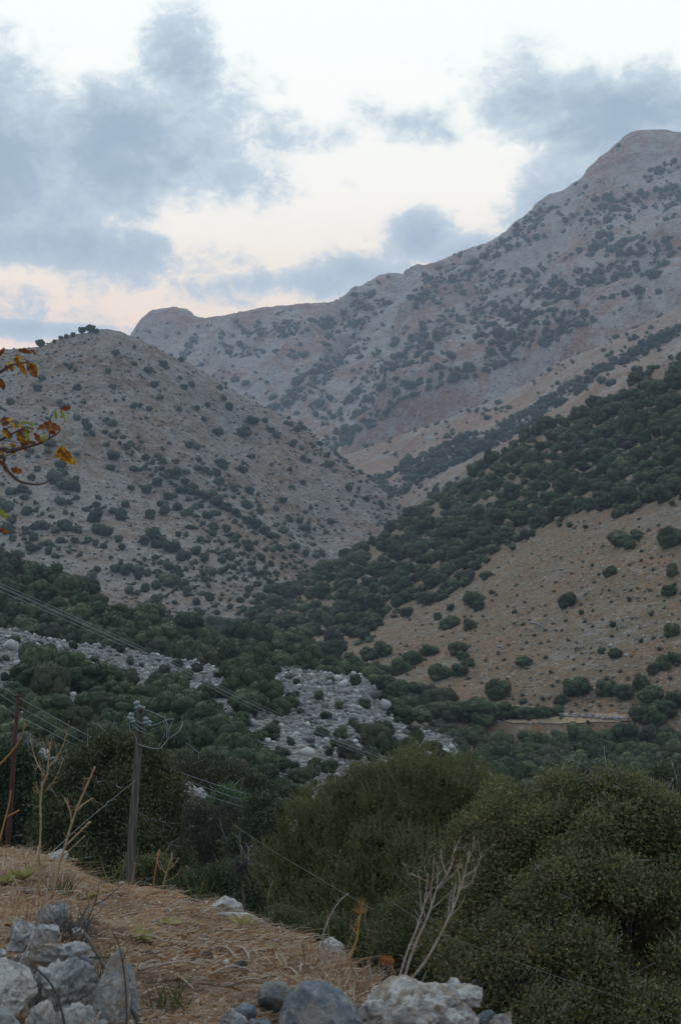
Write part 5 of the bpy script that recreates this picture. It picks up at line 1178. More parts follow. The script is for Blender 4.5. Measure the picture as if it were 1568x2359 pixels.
plant('dead_bush', 'leafless dead bush with three pale forking stems behind the bottom boulders', 'bush', 6.3, [
    ([(916, 2262), (935, 2200), (962, 2130), (978, 2075), (985, 2010)], 7, 3), ([(928, 2262), (950, 2190), (985, 2110), (1005, 2050), (1032, 2010), (1045, 1975)], 8.5, 3), ([(940, 2262), (985, 2205), (1030, 2120), (1055, 2060), (1072, 2000), (1080, 1960)], 8, 2.5),
    ([(978, 2078), (992, 2045), (1000, 1975)], 4, 1.5), ([(970, 2098), (967, 2050), (963, 2010)], 3, 1.2), ([(990, 2040), (975, 1990), (972, 1965)], 3.4, 1.4), ([(995, 2030), (1010, 2000), (1015, 1968)], 3, 1.2), ([(1005, 2052), (1008, 2010), (1006, 1985)], 3, 1.3), ([(1010, 2045), (1045, 2010), (1060, 1990)], 3.2, 1.4),
    ([(1018, 2030), (1040, 1985), (1046, 1935)], 3, 1.3), ([(1028, 2015), (1018, 1985), (1014, 1955)], 2.6, 1.2), ([(995, 2092), (1020, 2070), (1050, 2040)], 3.2, 1.4), ([(1052, 2070), (1058, 2030), (1052, 1990)], 3.2, 1.3), ([(1060, 2048), (1085, 2030), (1098, 1995)], 3.2, 1.3), ([(1066, 2020), (1095, 2000), (1108, 1970)], 3, 1.2),
    ([(1068, 2015), (1060, 1985), (1058, 1950)], 3, 1.3), ([(1074, 1990), (1088, 1955), (1092, 1925)], 2.6, 1.2), ([(1040, 2100), (1045, 2060), (1050, 2030)], 2.8, 1.2), ([(1036, 2110), (1060, 2085), (1072, 2060)], 2.8, 1.2), ([(985, 2030), (960, 2018), (945, 2010)], 2.8, 1.2), ([(1030, 2125), (1034, 2080), (1040, 2050)], 2.6, 1), ([(932, 2230), (928, 2210), (924, 2200)], 3, 2),
    ([(1040, 1975), (1050, 1950), (1062, 1925)], 2.4, 1)], 'pale_twig', seed=3, jitter=.22)
plant('dead_twig', 'single curved pale twig rising from the rock behind the straw heap', 'twig', 7.6, [([(742, 2180), (746, 2145), (765, 2100), (785, 2072), (803, 2057)], 5, 2.6), ([(778, 2082), (780, 2070), (776, 2064)], 3, 1.5)], 'grey_twig', seed=4)
plant('dry_stalk', 'thin straight stalk beside the curved pale twig', 'stalk', 7.5, [([(758, 2185), (756, 2140), (754, 2095)], 2.6, 1.6)], 'tan_stalk', seed=5)
e = plant('fennel_stalk', 'orange dry fennel stalk with a round spent seed head', 'stalk', 6.9, [([(797, 2228), (812, 2190), (822, 2160), (825, 2130), (830, 2105)], 7, 4.5), ([(822, 2152), (814, 2140), (806, 2128)], 4, 2)] +
          [([(830, 2106), (830 + dx * .6, 2098 - abs(dy) * .4), (830 + dx, 2092 - dy)], 2.0, .9) for dx, dy in [(-22, 2), (-18, 12), (-12, 20), (-6, 26), (0, 28), (6, 26), (12, 22), (17, 14), (22, 4), (-24, -8), (24, -6), (-14, -10), (15, -8), (3, 18), (-4, 16)]], 'ochre_stalk', seed=6, jitter=.05)
plant('dry_stalk', 'thin pale stalk slanting left of the fennel stalk', 'stalk', 7.0, [([(790, 2205), (806, 2165), (826, 2110)], 2.6, 1.6)], 'tan_stalk', seed=7)
plant('dry_stalk', 'tall thin dark stem between fennel stalk and dead bush', 'stalk', 6.7, [([(890, 2235), (882, 2180), (870, 2110), (862, 2050), (858, 2010)], 4.5, 2.4)], 'dark_twig', seed=8)
plant('dry_stalk', 'short pale forked stem left of the dead bush foot', 'stalk', 6.6, [([(852, 2262), (850, 2230), (848, 2212)], 3.4, 2), ([(851, 2250), (860, 2235), (866, 2228)], 2.5, 1.5)], 'grey_twig', seed=9)
plant('dry_stalk', 'short bright stub right of the dead bush foot', 'stalk', 6.1, [([(968, 2272), (976, 2250), (982, 2236)], 3.4, 1.6)], 'grey_twig', seed=10)
plant('dry_stalk', 'pale curved stem lying up the straw heap', 'stalk', 6.7, [([(772, 2278), (752, 2250), (742, 2225), (752, 2195), (764, 2178)], 4.5, 2.4)], 'pale_twig', seed=11)
plant('dry_stalk', 'short light stem crossing in front of the straw heap', 'stalk', 6.4, [([(765, 2298), (780, 2270), (797, 2245)], 3.6, 2.2)], 'pale_twig', seed=12)
plant('dry_stalk', 'tall branching tan stalk on the left skyline of the bank', 'stalk', 7.5, [([(92, 2060), (90, 1990), (93, 1940), (95, 1890), (94, 1850), (99, 1800)], 7, 6), ([(99, 1805), (110, 1780), (113, 1740), (118, 1708)], 6.5, 3), ([(113, 1768), (140, 1730), (156, 1690)], 4, 2), ([(105, 1790), (88, 1760), (76, 1725), (70, 1690)], 4, 1.8),
    ([(100, 1800), (95, 1765), (90, 1740)], 3, 1.5), ([(106, 1822), (130, 1790), (148, 1745)], 3.4, 1.6), ([(150, 1700), (156, 1680), (160, 1660)], 3, 1.6), ([(104, 1790), (100, 1760), (92, 1700)], 2.4, 1.2), ([(97, 1845), (88, 1820), (84, 1800)], 2.4, 1.4), ([(118, 1725), (122, 1712), (119, 1702)], 4, 3), ([(112, 1740), (104, 1722), (98, 1700)], 2.5, 1.2)], 'tan_stalk', seed=13, jitter=.15)
plant('dry_stalk', 'stout leaning tan stalk with stubby side shoots near the pole', 'stalk', 7.0, [([(120, 2070), (135, 2000), (150, 1950), (165, 1900), (182, 1852), (205, 1800), (220, 1765)], 8, 5), ([(166, 1898), (162, 1865), (150, 1838)], 4.5, 3.4), ([(176, 1868), (195, 1850), (216, 1838)], 5, 4), ([(152, 1948), (185, 1915), (202, 1898)], 5, 3.4), ([(144, 1972), (170, 1950), (196, 1925)], 4.5, 3.4),
    ([(196, 1825), (194, 1808), (195, 1790)], 3.4, 2.4), ([(202, 1898), (206, 1894), (210, 1893)], 6, 5)], 'tan_stalk', seed=14, jitter=.12)
plant('dry_stalk', 'reddish dry stalk leaning across the left rocks', 'stalk', 5.6, [([(38, 2230), (62, 2190), (90, 2130), (105, 2080), (112, 2020)], 6, 3)], 'pale_twig', seed=15)
plant('dry_stalk', 'branching stalk at the left edge of the picture', 'stalk', 6.5, [([(-6, 1960), (8, 1905), (22, 1850), (26, 1820)], 5, 3), ([(-20, 1780), (20, 1740), (46, 1705), (60, 1665)], 5, 2.4), ([(18, 1880), (34, 1872), (44, 1866)], 3.6, 5)], 'ochre_stalk', seed=16, jitter=.1)
plant('dry_stalk', 'small forked dry weed on the crest right of the pole', 'stalk', 10.6, [([(372, 2062), (380, 2025), (392, 1985), (398, 1965)], 4.5, 2.4), ([(386, 2005), (402, 1990), (412, 1975)], 2.6, 1.4), ([(384, 2012), (368, 1995), (362, 1975)], 2.6, 1.4), ([(380, 2030), (404, 2018), (418, 1996)], 2.4, 1.2)], 'tan_stalk', seed=17, jitter=.1)
plant('dry_stalk', 'thin weed with a yellow tip beside the forked dry weed', 'stalk', 10.8, [([(352, 2058), (356, 2020), (362, 1985), (368, 1962)], 3.6, 2.4), ([(364, 1972), (366, 1962), (369, 1955)], 7, 3)], 'ochre_stalk', seed=18)
plant('dry_stalk', 'thin orange stalk standing by the crest grass tuft', 'stalk', 10.0, [([(456, 2090), (462, 2060), (468, 2030)], 3, 2)], 'ochre_stalk', seed=19)
plant('dry_stalk', 'thin reddish stalk right at the foot of the utility pole', 'stalk', 11.3, [([(300, 2050), (308, 2010), (312, 1985)], 3, 2)], 'ochre_stalk', seed=20)
plant('dead_branch', 'dark rusty brown pole lying diagonally down the rock pile', 'branch', 6.3, [([(198, 2150), (238, 2220), (290, 2300), (345, 2400)], 10, 11)], 'dark_twig', seed=21, D2=5.4)
plant('dead_branch', 'dark upright forked stick in front of the leaning slabs', 'branch', 5.3, [([(292, 2420), (292, 2340), (290, 2270), (282, 2210), (272, 2165)], 7, 3.5), ([(283, 2215), (290, 2195), (296, 2185)], 3, 1.6), ([(272, 2165), (262, 2150), (258, 2140)], 3.4, 1.6)], 'dark_twig', seed=22)
plant('dead_branch', 'thin grey stick slanting down the craggy boulder', 'branch', 5.2, [([(82, 2228), (115, 2262), (138, 2310), (158, 2400)], 6, 8)], 'dark_twig', seed=23)
plant('dead_branch', 'grey stick stub lying across between slab and boulder', 'branch', 5.9, [([(206, 2205), (240, 2205), (262, 2206)], 6, 4)], 'dark_twig', seed=24)
plant('dead_twig', 'dark twig arching above the black brush', 'twig', 6.6, [([(196, 2190), (205, 2120), (222, 2070), (230, 2030)], 4.5, 2.2), ([(218, 2085), (250, 2065), (282, 2035)], 4, 2), ([(206, 2110), (205, 2080), (200, 2055)], 3, 1.6)], 'dark_twig', seed=25, jitter=.15)
plant('dead_twig', 'short white broken twig at the bottom edge in the straw', 'twig', 5.0, [([(364, 2375), (368, 2345), (380, 2325)], 5, 4)], 'pale_twig', seed=26)
plant('dead_twig', 'short white twig at the bottom edge of the left rock pile', 'twig', 4.9, [([(212, 2375), (222, 2350), (232, 2330)], 7, 6)], 'pale_twig', seed=27)
# black spiky brush
rg = random.Random(9); L_ = [([(188, 2168), (200, 2140), (215, 2112)], 5, 2)]
for k in range(120):
    x = rg.uniform(130, 205); y = rg.uniform(2135, 2172); a = rg.uniform(-.6, .9) + (x - 160) / 90; l = rg.uniform(28, 62)
    L_.append(([(x, y), (x + math.sin(a) * l * .5, y - math.cos(a) * l * .5), (x + math.sin(a * 1.15) * l, y - math.cos(a) * l)], 2.6, 1.2))
ft = pt(188, 2168, 6.9); e = empty('dead_brush', ft, label='black spiky dead brush lying behind the left rocks', category='brush'); a = Acc()
for k, (L, w0, w1) in enumerate(L_):
    D = 6.9 + rg.uniform(-.22, .22); P = smooth_line([pt(x, y, D + .05 * i) - ft for i, (x, y) in enumerate(L)], 3); a.add(*tube(P, np.linspace(w0, w1, len(P)) * D / FOC / 2, 4))
o = link('twig', a.mesh('twig', MAT['dark_twig'], True), e, kind='stuff')
# twigs lying on the bank
rg = random.Random(5)
LY = [((495, 2190), (540, 2215)), ((540, 2190), (575, 2225)), ((360, 2205), (420, 2200)), ((330, 2240), (470, 2232)), ((620, 2215), (700, 2222)), ((560, 2205), (640, 2212)), ((440, 2170), (500, 2175)), ((300, 2170), (380, 2178)), ((480, 2255), (560, 2240)), ((240, 2010 + 60), (300, 2068)),
      ((520, 2280), (620, 2272)), ((410, 2265), (450, 2290)), ((650, 2240), (690, 2265)), ((590, 2175), (640, 2180)), ((20, 2058), (100, 2062)), ((330, 2300), (400, 2290)), ((690, 2250), (720, 2235)), ((550, 2240), (600, 2262))]
TW = ['above the round pod', 'just right of the round pod', 'in the upper left straw', 'longest, across the left straw', 'level with the straw heap', 'in the upper middle straw', 'by the flat yellow weed', 'above the black brush', 'above the lower russet leaf', 'beside the arching dark twig', 'just above the blue boulder', 'in the lower middle straw', 'on the straw heap slope', 'below the crest boulders', 'at the far left of the bank', 'lowest left in the straw', 'near the straw heap foot', 'below the small dark pod']
for k, (a_, b_) in enumerate(LY):
    A_, B2 = at_bank(*a_), at_bank(*b_); q = smooth_line([A_ * 0, (B2 - A_) * .5 + np.array([rg.uniform(-.02, .02), 0, .02]), B2 - A_], 4)
    o = link('fallen_twig', mesh_tube(q, np.linspace(.006, .003, len(q)), 'pale_twig'), category='twig', group='twigs lying in the straw', label=['leftmost pale twig', 'pale twig'][0] and f'pale twig lying flat in the straw, {TW[k]}'); o.location = A_ + np.array([0, 0, .02])
for k, (x, y) in enumerate([(478, 2212), (560, 2236), (350, 2208)]):
    v, f = rock_me(300 + k, (.055, .055, .045), 3, 2, .06, 0); o = link('seed_pod', mesh_np('seed_pod', v, f, MAT['dark_twig'], True), category='seed pod', label=['round dark pod lying in the straw beside the crossed twigs', 'smaller dark pod lying nearer the blue boulder', 'dark pod half hidden in straw left of the crossed twigs'][k]); o.location = at_bank(x, y) + np.array([0, 0, .02])

# ---- low leafy plants on the bank (each broad leaf a part)
def leaf_me(name, L, W, curl, mat, lob=0, fold=.2, seed=0):
    n = 9; rng = rs(seed); V = []; 
    for i in range(n):
        u = i / (n - 1); w = W * (math.sin(math.pi * min(1, u * .93 + .05)) ** .7) * (1 + lob * math.cos(u * 17 + seed)) * (1 - .2 * u)
        a = curl * u; z = L * (1 - math.cos(a)) / max(abs(curl), 1e-3) * np.sign(curl); x = L * math.sin(a) / curl if curl else L * u
        for s_, q in ((-1, 1), (0, 0), (1, 1)): V.append([x + rng.normal() * L * .012, s_ * w * (1 - fold * .3), z + fold * w * q + rng.normal() * L * .01])
    V = np.array(V); i = np.arange(n - 1)[:, None] * 3; j = np.arange(2)[None]
    return mesh_np(name, V, np.stack([i + j, i + 1 + j, i + 4 + j, i + 3 + j], -1).reshape(-1, 4), MAT[mat], True)
def rosette(label, px, py, n, L, up, mat='mullein_leaf', seed=0):
    P = at_bank(px, py); e = empty('leafy_weed', P, label=label, category='plant'); rg = random.Random(seed)
    for k in range(n):
        o = link('leaf', leaf_me('leaf', L * rg.uniform(.7, 1.1), L * .26, rg.uniform(-.9, .3), mat, seed=seed * 9 + k), e)
        o.rotation_euler = (rg.uniform(-.4, .4), -rg.uniform(up * .5, up), k / n * 6.28 + rg.uniform(-.3, .3)); o.location = (0, 0, .005)
rosette('yellow weed with two upright broad leaves on the bank crest', 556, 2140, 5, .11, 1.3, seed=1)
rosette('pale green leafy weed at the left end of the bank', 42, 2035, 16, .13, .9, seed=2)
rosette('pale green leafy weed farthest left on the bank', 8, 2040, 12, .12, .9, seed=3)
rosette('low yellow green weed in the middle of the straw', 325, 2172, 9, .10, .7, seed=4)
rosette('flat yellowish weed spread on the bare earth', 380, 2128, 8, .08, .5, seed=5)
rosette('yellowish weed lying right of the flat one', 402, 2132, 6, .08, .5, seed=6)
rosette('ochre weed leaves beside the arching dark twig', 262, 2062, 7, .09, .6, seed=7)
rosette('tiny yellow weed above the straw heap', 625, 2192, 5, .06, .8, seed=8)
rosette('dull green weed above the black brush', 205, 2068, 8, .08, .6, seed=9)
for k, (x, y, L_) in enumerate([(420, 2205, .09), (615, 2207, .07), (585, 2262, .07), (465, 2215, .05), (25, 2165, .08), (870, 2215, .075), (480, 2268, .05), (560, 2290, .06), (40, 2140, .07), (690, 2300, .05)]):
    P = at_bank(x, y) if x != 870 else pt(872, 2218, 6.6)
    o = link('fallen_leaf', leaf_me('fallen_leaf', L_, L_ * .4, 1.2, 'brown_leaf', .3, .5, seed=60 + k), category='leaf', label=['large curled russet leaf in the middle of the straw', 'russet leaf near the upper edge of the straw', 'brown leaf just above the dark blue stone', 'small brown leaf beside the round dark pod', 'brown leaf among the left rocks', 'russet leaf caught on a stem right of the straw heap', 'small brown leaf low in the straw', 'dark brown leaf left of the blue boulder', 'reddish leaf behind the left rocks', 'small reddish leaf above the blue boulder'][k])
    o.location = P + np.array([0, 0, .015]); o.rotation_euler = (.5 if x != 870 else 1.2, .3, k * 1.3)

# ================================================================== utility pole, wires, post
ptop, pbot = pt(323, 1628, 28.0), pt(300, 2050, 28.0); pd = norm(ptop - pbot); foot = pbot + pd * -1.6
e = empty('utility_pole', foot, label='grey weathered wooden utility pole with coiled wire at its top', category='utility pole')
PP = np.array([foot + (ptop - foot) * u for u in np.linspace(0, 1, 16)]) - foot; PP[:, 0] += .012 * np.sin(np.linspace(0, 9, 16))
V, Q, T = tube(PP, np.linspace(.096, .062, 16), 14); link('pole', mesh_np('pole', V, Q, MAT['pole_wood'], True, T), e)
rel = lambda x, y, dd=0: pt(x, y, 28.0 + dd) - foot
V, Q, T = tube([rel(329, 1634, -.08), rel(330, 1626, -.08)], [.05, .045], 8); link('pole_cap', mesh_np('pole_cap', V, Q, MAT['pale_twig'], False, T), e)
def isol(x, y, s, dd, tilt=0):
    P = rel(x, y, dd); a = Acc(); g = norm(np.array([math.sin(tilt), 0, math.cos(tilt)]))
    zz = np.array([-.5, -.42, -.30, -.1, -.08, .12, .14, .34, .46, .5]); rr = np.array([.01, .30, .42, .42, .26, .28, .40, .36, .2, .01])
    a.add(*tube(np.array([P + g * z_ * s for z_ in zz]), rr * s, 10)); link('insulator', a.mesh('insulator', MAT['porcelain'], True), e)
isol(317, 1624, .17, -.12, -.3); isol(302, 1650, .15, -.1, .3); isol(336, 1660, .15, -.12, 0); isol(344, 1666, .12, -.1, .2); isol(306, 1658, .12, -.2, -.3)
for k, L in enumerate([[(302, 1660), (322, 1674), (340, 1684)], [(303, 1652), (322, 1664), (342, 1672)], [(304, 1668), (320, 1682), (338, 1690)]]):
    V, Q, T = tube(np.array([rel(x, y, -.13) for x, y in L]), .018, 6); link('bracket', mesh_np('bracket', V, Q, MAT['steel'], True, T), e)
for k, L in enumerate([[(328, 1634), (310, 1640), (300, 1655), (300, 1680), (312, 1695), (318, 1712), (340, 1720), (366, 1724), (380, 1712), (390, 1694), (386, 1670), (380, 1652)], [(330, 1632), (352, 1640), (378, 1652)], [(338, 1672), (360, 1668), (386, 1657), (400, 1656)], [(376, 1660), (385, 1680), (384, 1700)],
                     [(400, 1655), (396, 1665), (390, 1680)], [(420, 1650), (420, 1668), (412, 1684), (398, 1695), (388, 1702)]]):
    P_l = smooth_line([rel(x, y, -.1 + .05 * math.sin(i * 1.7)) for i, (x, y) in enumerate(L)]); V, Q, T = tube(P_l, .0065, 5); link('wire_loop', mesh_np('wire_loop', V, Q, MAT['wire_metal'], True, T), e)
V, Q, T = tube([rel(284, 1850 - 25 + 20, -.05), rel(309, 1844, -.13)], [.008, .008], 5)
def wire(label, P, r, mat='wire_metal', name='power_line', group=None):
    P = smooth_line(P, 8); b = P[0]; V, Q, T = tube(P - b, r, 5); o = link(name, mesh_np(name, V, Q, MAT[mat], True, T), category='wire', label=label); o.location = b
    if group: o['group'] = group
nm = ['highest', 'second', 'third', 'lowest']
for k in range(4):
    dy = [0, 6, 9, 17][k]; s = [1, .9, .8, .45][k]
    wire(nm[k] + ' of the four long power lines crossing from the left edge', [pt(-420, 1160 + dy, 52), pt(-160, 1277 + dy, 58), pt(0, 1343 + dy, 62), pt(200, 1432 + dy * 1.0, 67), pt(390, 1520 + dy * .9, 72), pt(630, 1637 + dy * 1.0, 78), pt(885, 1742 + dy * .8, 85), pt(990, 1780 + dy * .7, 88)], .011, group='long power lines')
for k, (L) in enumerate([[(-250, 1400), (0, 1577), (100, 1637), (205, 1694), (300, 1738), (408, 1776), (540, 1820), (668, 1853), (760, 1870)], [(-250, 1422), (0, 1598), (100, 1657), (192, 1708), (300, 1754), (410, 1790), (540, 1836), (674, 1868), (760, 1886)], [(-250, 1446), (0, 1622), (90, 1672), (180, 1718), (300, 1770), (403, 1806), (540, 1852), (668, 1884), (760, 1902)]]):
    wire(['upper', 'middle', 'lower'][k] + ' of the three wires running behind the tree', [pt(x, y, 49 + (x + 250) * .004) for x, y in L], .0085, group='three low wires')
wire('guy wire slanting from the utility pole down to the bank', [pt(322, 1790, 28.1), pt(284, 1820, 26.0), pt(200, 1890, 21), pt(150, 1935, 18), pt(96, 1985, 15)], .0036, 'steel', 'guy_wire')
wire('thin slack wire hanging in front of the heath bush', [pt(540, 1900, 24), pt(640, 1966, 22), pt(777, 2047, 19), pt(860, 2095, 17.5)], .0022, 'thin_wire', 'slack_wire')
wire('thin fence wire sloping across the dark oak bush', [pt(900, 2075, 13.5), pt(1005, 2143, 13), pt(1150, 2200, 12.6), pt(1300, 2255, 12.3), pt(1450, 2305, 12), pt(1640, 2380, 11.8)], .0022, 'thin_wire', 'fence_wire')
# wire netting glimpsed in the shade below that wire
a = Acc()
for k in range(15):
    x = 1000 + k * 22; a.add(*tube([pt(x, 2150 + k * 8, 13.1), pt(x + 70, 2330, 12.9)], .0009, 3)); a.add(*tube([pt(x + 60, 2172 + k * 8, 13.1), pt(x - 10, 2330, 12.9)], .0009, 3))
o = link('wire_netting', a.mesh('wire_netting', MAT['thin_wire']), category='netting', label='sagging wire netting in the shade under the oak bush', kind='thing')
e = empty('rusty_post', pt(18, 2000, 14), label='leaning rusty metal fence post at the left edge of the bank', category='post')
b = pt(18, 2000, 14); P = [pt(14, 2010, 14) - b, pt(22, 1900, 14) - b, pt(33, 1740, 14.1) - b, pt(42, 1605, 14.1) - b]
V, Q, T = tube(P, [.026, .025, .021, .019], 5); link('post', mesh_np('post', V, Q, MAT['rusty_metal'], False, T), e)
V, Q, T = tube([pt(34, 1604, 14.05) - b, pt(49, 1602, 14.05) - b], [.012, .012], 5); link('hook', mesh_np('hook', V, Q, MAT['rusty_metal'], False, T), e)

# ================================================================== autumn branch, upper left
z1 = lambda x, y, D=6.0: pt(x * .2126, 752.7 + y * .2126, D)
bf = pt(-330, 2010, 6.4); bf[2] = at_bank(-330, 2200)[2] - .05
e = empty('autumn_tree', bf, label='young tree with curled brown and yellow autumn leaves reaching in from the left', category='tree')
def limb(L, r0, r1, nm_='branch'):
    P_ = smooth_line([np.asarray(p) - bf for p in L], 5); V, Q, T = tube(P_, np.linspace(r0, r1, len(P_)), 7); link(nm_, mesh_np(nm_, V, Q, MAT['branch_bark'], True, T), e)
limb([bf, pt(-340, 1800, 6.3), pt(-330, 1400, 6.2), pt(-340, 1000, 6.1), pt(-320, 700, 6.0)], .05, .02, 'trunk')
limb([pt(-332, 1250, 6.15), pt(-120, 1080, 6.0), z1(0, 1335), z1(90, 1345), z1(190, 1325), z1(300, 1298), z1(440, 1262), z1(540, 1208), z1(660, 1128)], .014, .0022)
limb([pt(-100, 1065, 6.0), z1(0, 1228), z1(80, 1190), z1(150, 1150), z1(290, 1092), z1(370, 1110)], .007, .002)
limb([pt(-110, 1072, 6.0), z1(0, 1405), z1(45, 1480), z1(100, 1570), z1(210, 1668), z1(330, 1700), z1(430, 1706), z1(510, 1680), z1(572, 1640)], .009, .002)
limb([pt(-338, 1050, 6.1), pt(-100, 900, 6.0), z1(0, 490), z1(70, 440), z1(160, 405), z1(300, 378), z1(262, 345)], .010, .0018)
limb([z1(540, 1205), z1(545, 1100), z1(548, 1010), z1(580, 925), z1(640, 885), z1(700, 880)], .003, .0012, 'twig')
limb([z1(200, 1322), z1(110, 1380), z1(20, 1412)], .0025, .0014, 'twig'); limb([z1(50, 1120), z1(120, 1080), z1(210, 1085)], .003, .0012, 'twig')
LV = [(0, 320, 95, 60, 'b'), (205, 255, 125, -5, 'b'), (330, 250, 80, -30, 'b'), (240, 350, 95, 150, 'y'), (160, 330, 130, -50, 'a'), (95, 375, 125, -72, 'a'), (60, 410, 70, -65, 'b'), (230, 400, 125, -75, 'a'), (180, 380, 90, -60, 'b'), (300, 385, 185, -55, 'b'), (340, 380, 130, -50, 'l'), (10, 560, 130, -85, 'b'), (40, 600, 90, -80, 'b'),
      (600, 905, 100, -82, 'l'), (655, 895, 105, -62, 'l'), (660, 890, 115, 12, 'b'), (545, 1010, 160, -95, 'b'), (545, 1040, 150, -45, 'b'), (525, 1040, 120, -140, 'b'), (550, 1090, 110, -65, 'b'), (540, 1120, 80, 45, 'l'), (140, 1040, 95, -70, 'a'), (190, 1060, 70, -30, 'a'), (200, 1110, 160, -70, 'b'), (240, 1180, 150, -70, 'o'), (290, 1090, 140, -84, 'l'),
      (352, 1110, 85, 92, 'l'), (345, 1110, 80, -85, 'l'), (210, 1045, 110, 8, 'l'), (20, 1050, 130, -10, 'b'), (40, 1090, 120, -60, 'b'), (30, 1120, 110, -40, 'a'), (10, 1030, 90, 30, 'b'), (80, 1060, 100, 60, 'o'), (215, 1190, 150, -55, 'o'), (110, 1265, 85, -20, 'y'), (100, 1300, 80, 20, 'l'), (45, 1330, 75, 80, 'o'), (170, 1340, 60, -100, 'y'), (375, 1150, 115, -50, 'b'),
      (400, 1200, 80, -50, 'b'), (10, 1340, 70, -50, 'o'), (320, 1250, 80, -5, 'b'), (665, 1300, 215, -76, 'a'), (668, 1300, 210, -58, 'o'), (660, 1300, 160, -100, 'o'), (690, 1400, 120, -35, 'b'), (125, 1535, 160, -25, 'b'), (45, 1490, 90, -70, 'b'), (5, 1980, 150, -60, 'l'), (-10, 2200, 110, -15, 'b'), (0, 1420, 80, -80, 'b'), (250, 1110, 90, -30, 'b'), (300, 1220, 60, -70, 'a')]
mm = {'b': 'brown_leaf', 'a': 'amber_leaf', 'o': 'amber_leaf', 'l': 'lime_leaf', 'y': 'amber_leaf'}
lab = {'b': 'curled brown leaf', 'a': 'yellow leaf with brown edge', 'o': 'orange brown leaf', 'l': 'leaf still yellow green', 'y': 'yellow leaf'}
for k, (x, y, l, an, c) in enumerate(LV):
    rg = random.Random(k); D = 6 + rg.uniform(-.05, .05); s = l * .2126 * D / FOC
    me = leaf_me('leaf', s * 1.2, s * (.31 if c != 'l' else .22), rg.choice([-1, 1]) * rg.uniform(.5, 1.2), mm[c], .26 if c != 'l' else .08, rg.uniform(.2, .7), seed=400 + k)
    o = link('leaf', me, e, label=lab[c]); o.location = Vector(z1(x, y, D)) - Vector(bf); a_ = math.radians(an)
    # leaf axis in the picture plane, face turned roughly towards the viewer
    X = Vector((math.cos(a_), rg.uniform(-.35, .35), math.sin(a_))).normalized(); Zv = Vector((rg.uniform(-.5, .5), -1, rg.uniform(-.2, .5))); Yv = Zv.cross(X).normalized(); Zv = X.cross(Yv)
    o.rotation_euler = Matrix((X, Yv, Zv)).transposed().to_euler()
v, f = ico(3); v = v * np.array([1, 1, 1.1]) * 40 * .2126 * 6 / FOC; o = link('fruit', mesh_np('fruit', v, f, MAT['fruit_skin'], True), e, label='round pale green fruit'); o.location = Vector(z1(480, 1208, 5.97)) - Vector(bf)
# two leaves of a further twig at the left edge hang from this side shoot
limb([pt(-334, 1330, 6.15), pt(-150, 1240, 6.0), z1(-60, 2000), z1(0, 1975)], .006, .0015, 'twig'); limb([pt(-150, 1240, 6.0), z1(-80, 2180), z1(-10, 2200)], .004, .0015, 'twig')
limb([pt(-50, 1000, 6.0), z1(200, 1295 - 40), z1(420, 1262), z1(560, 1280), z1(668, 1300)], .0016, .001, 'twig')

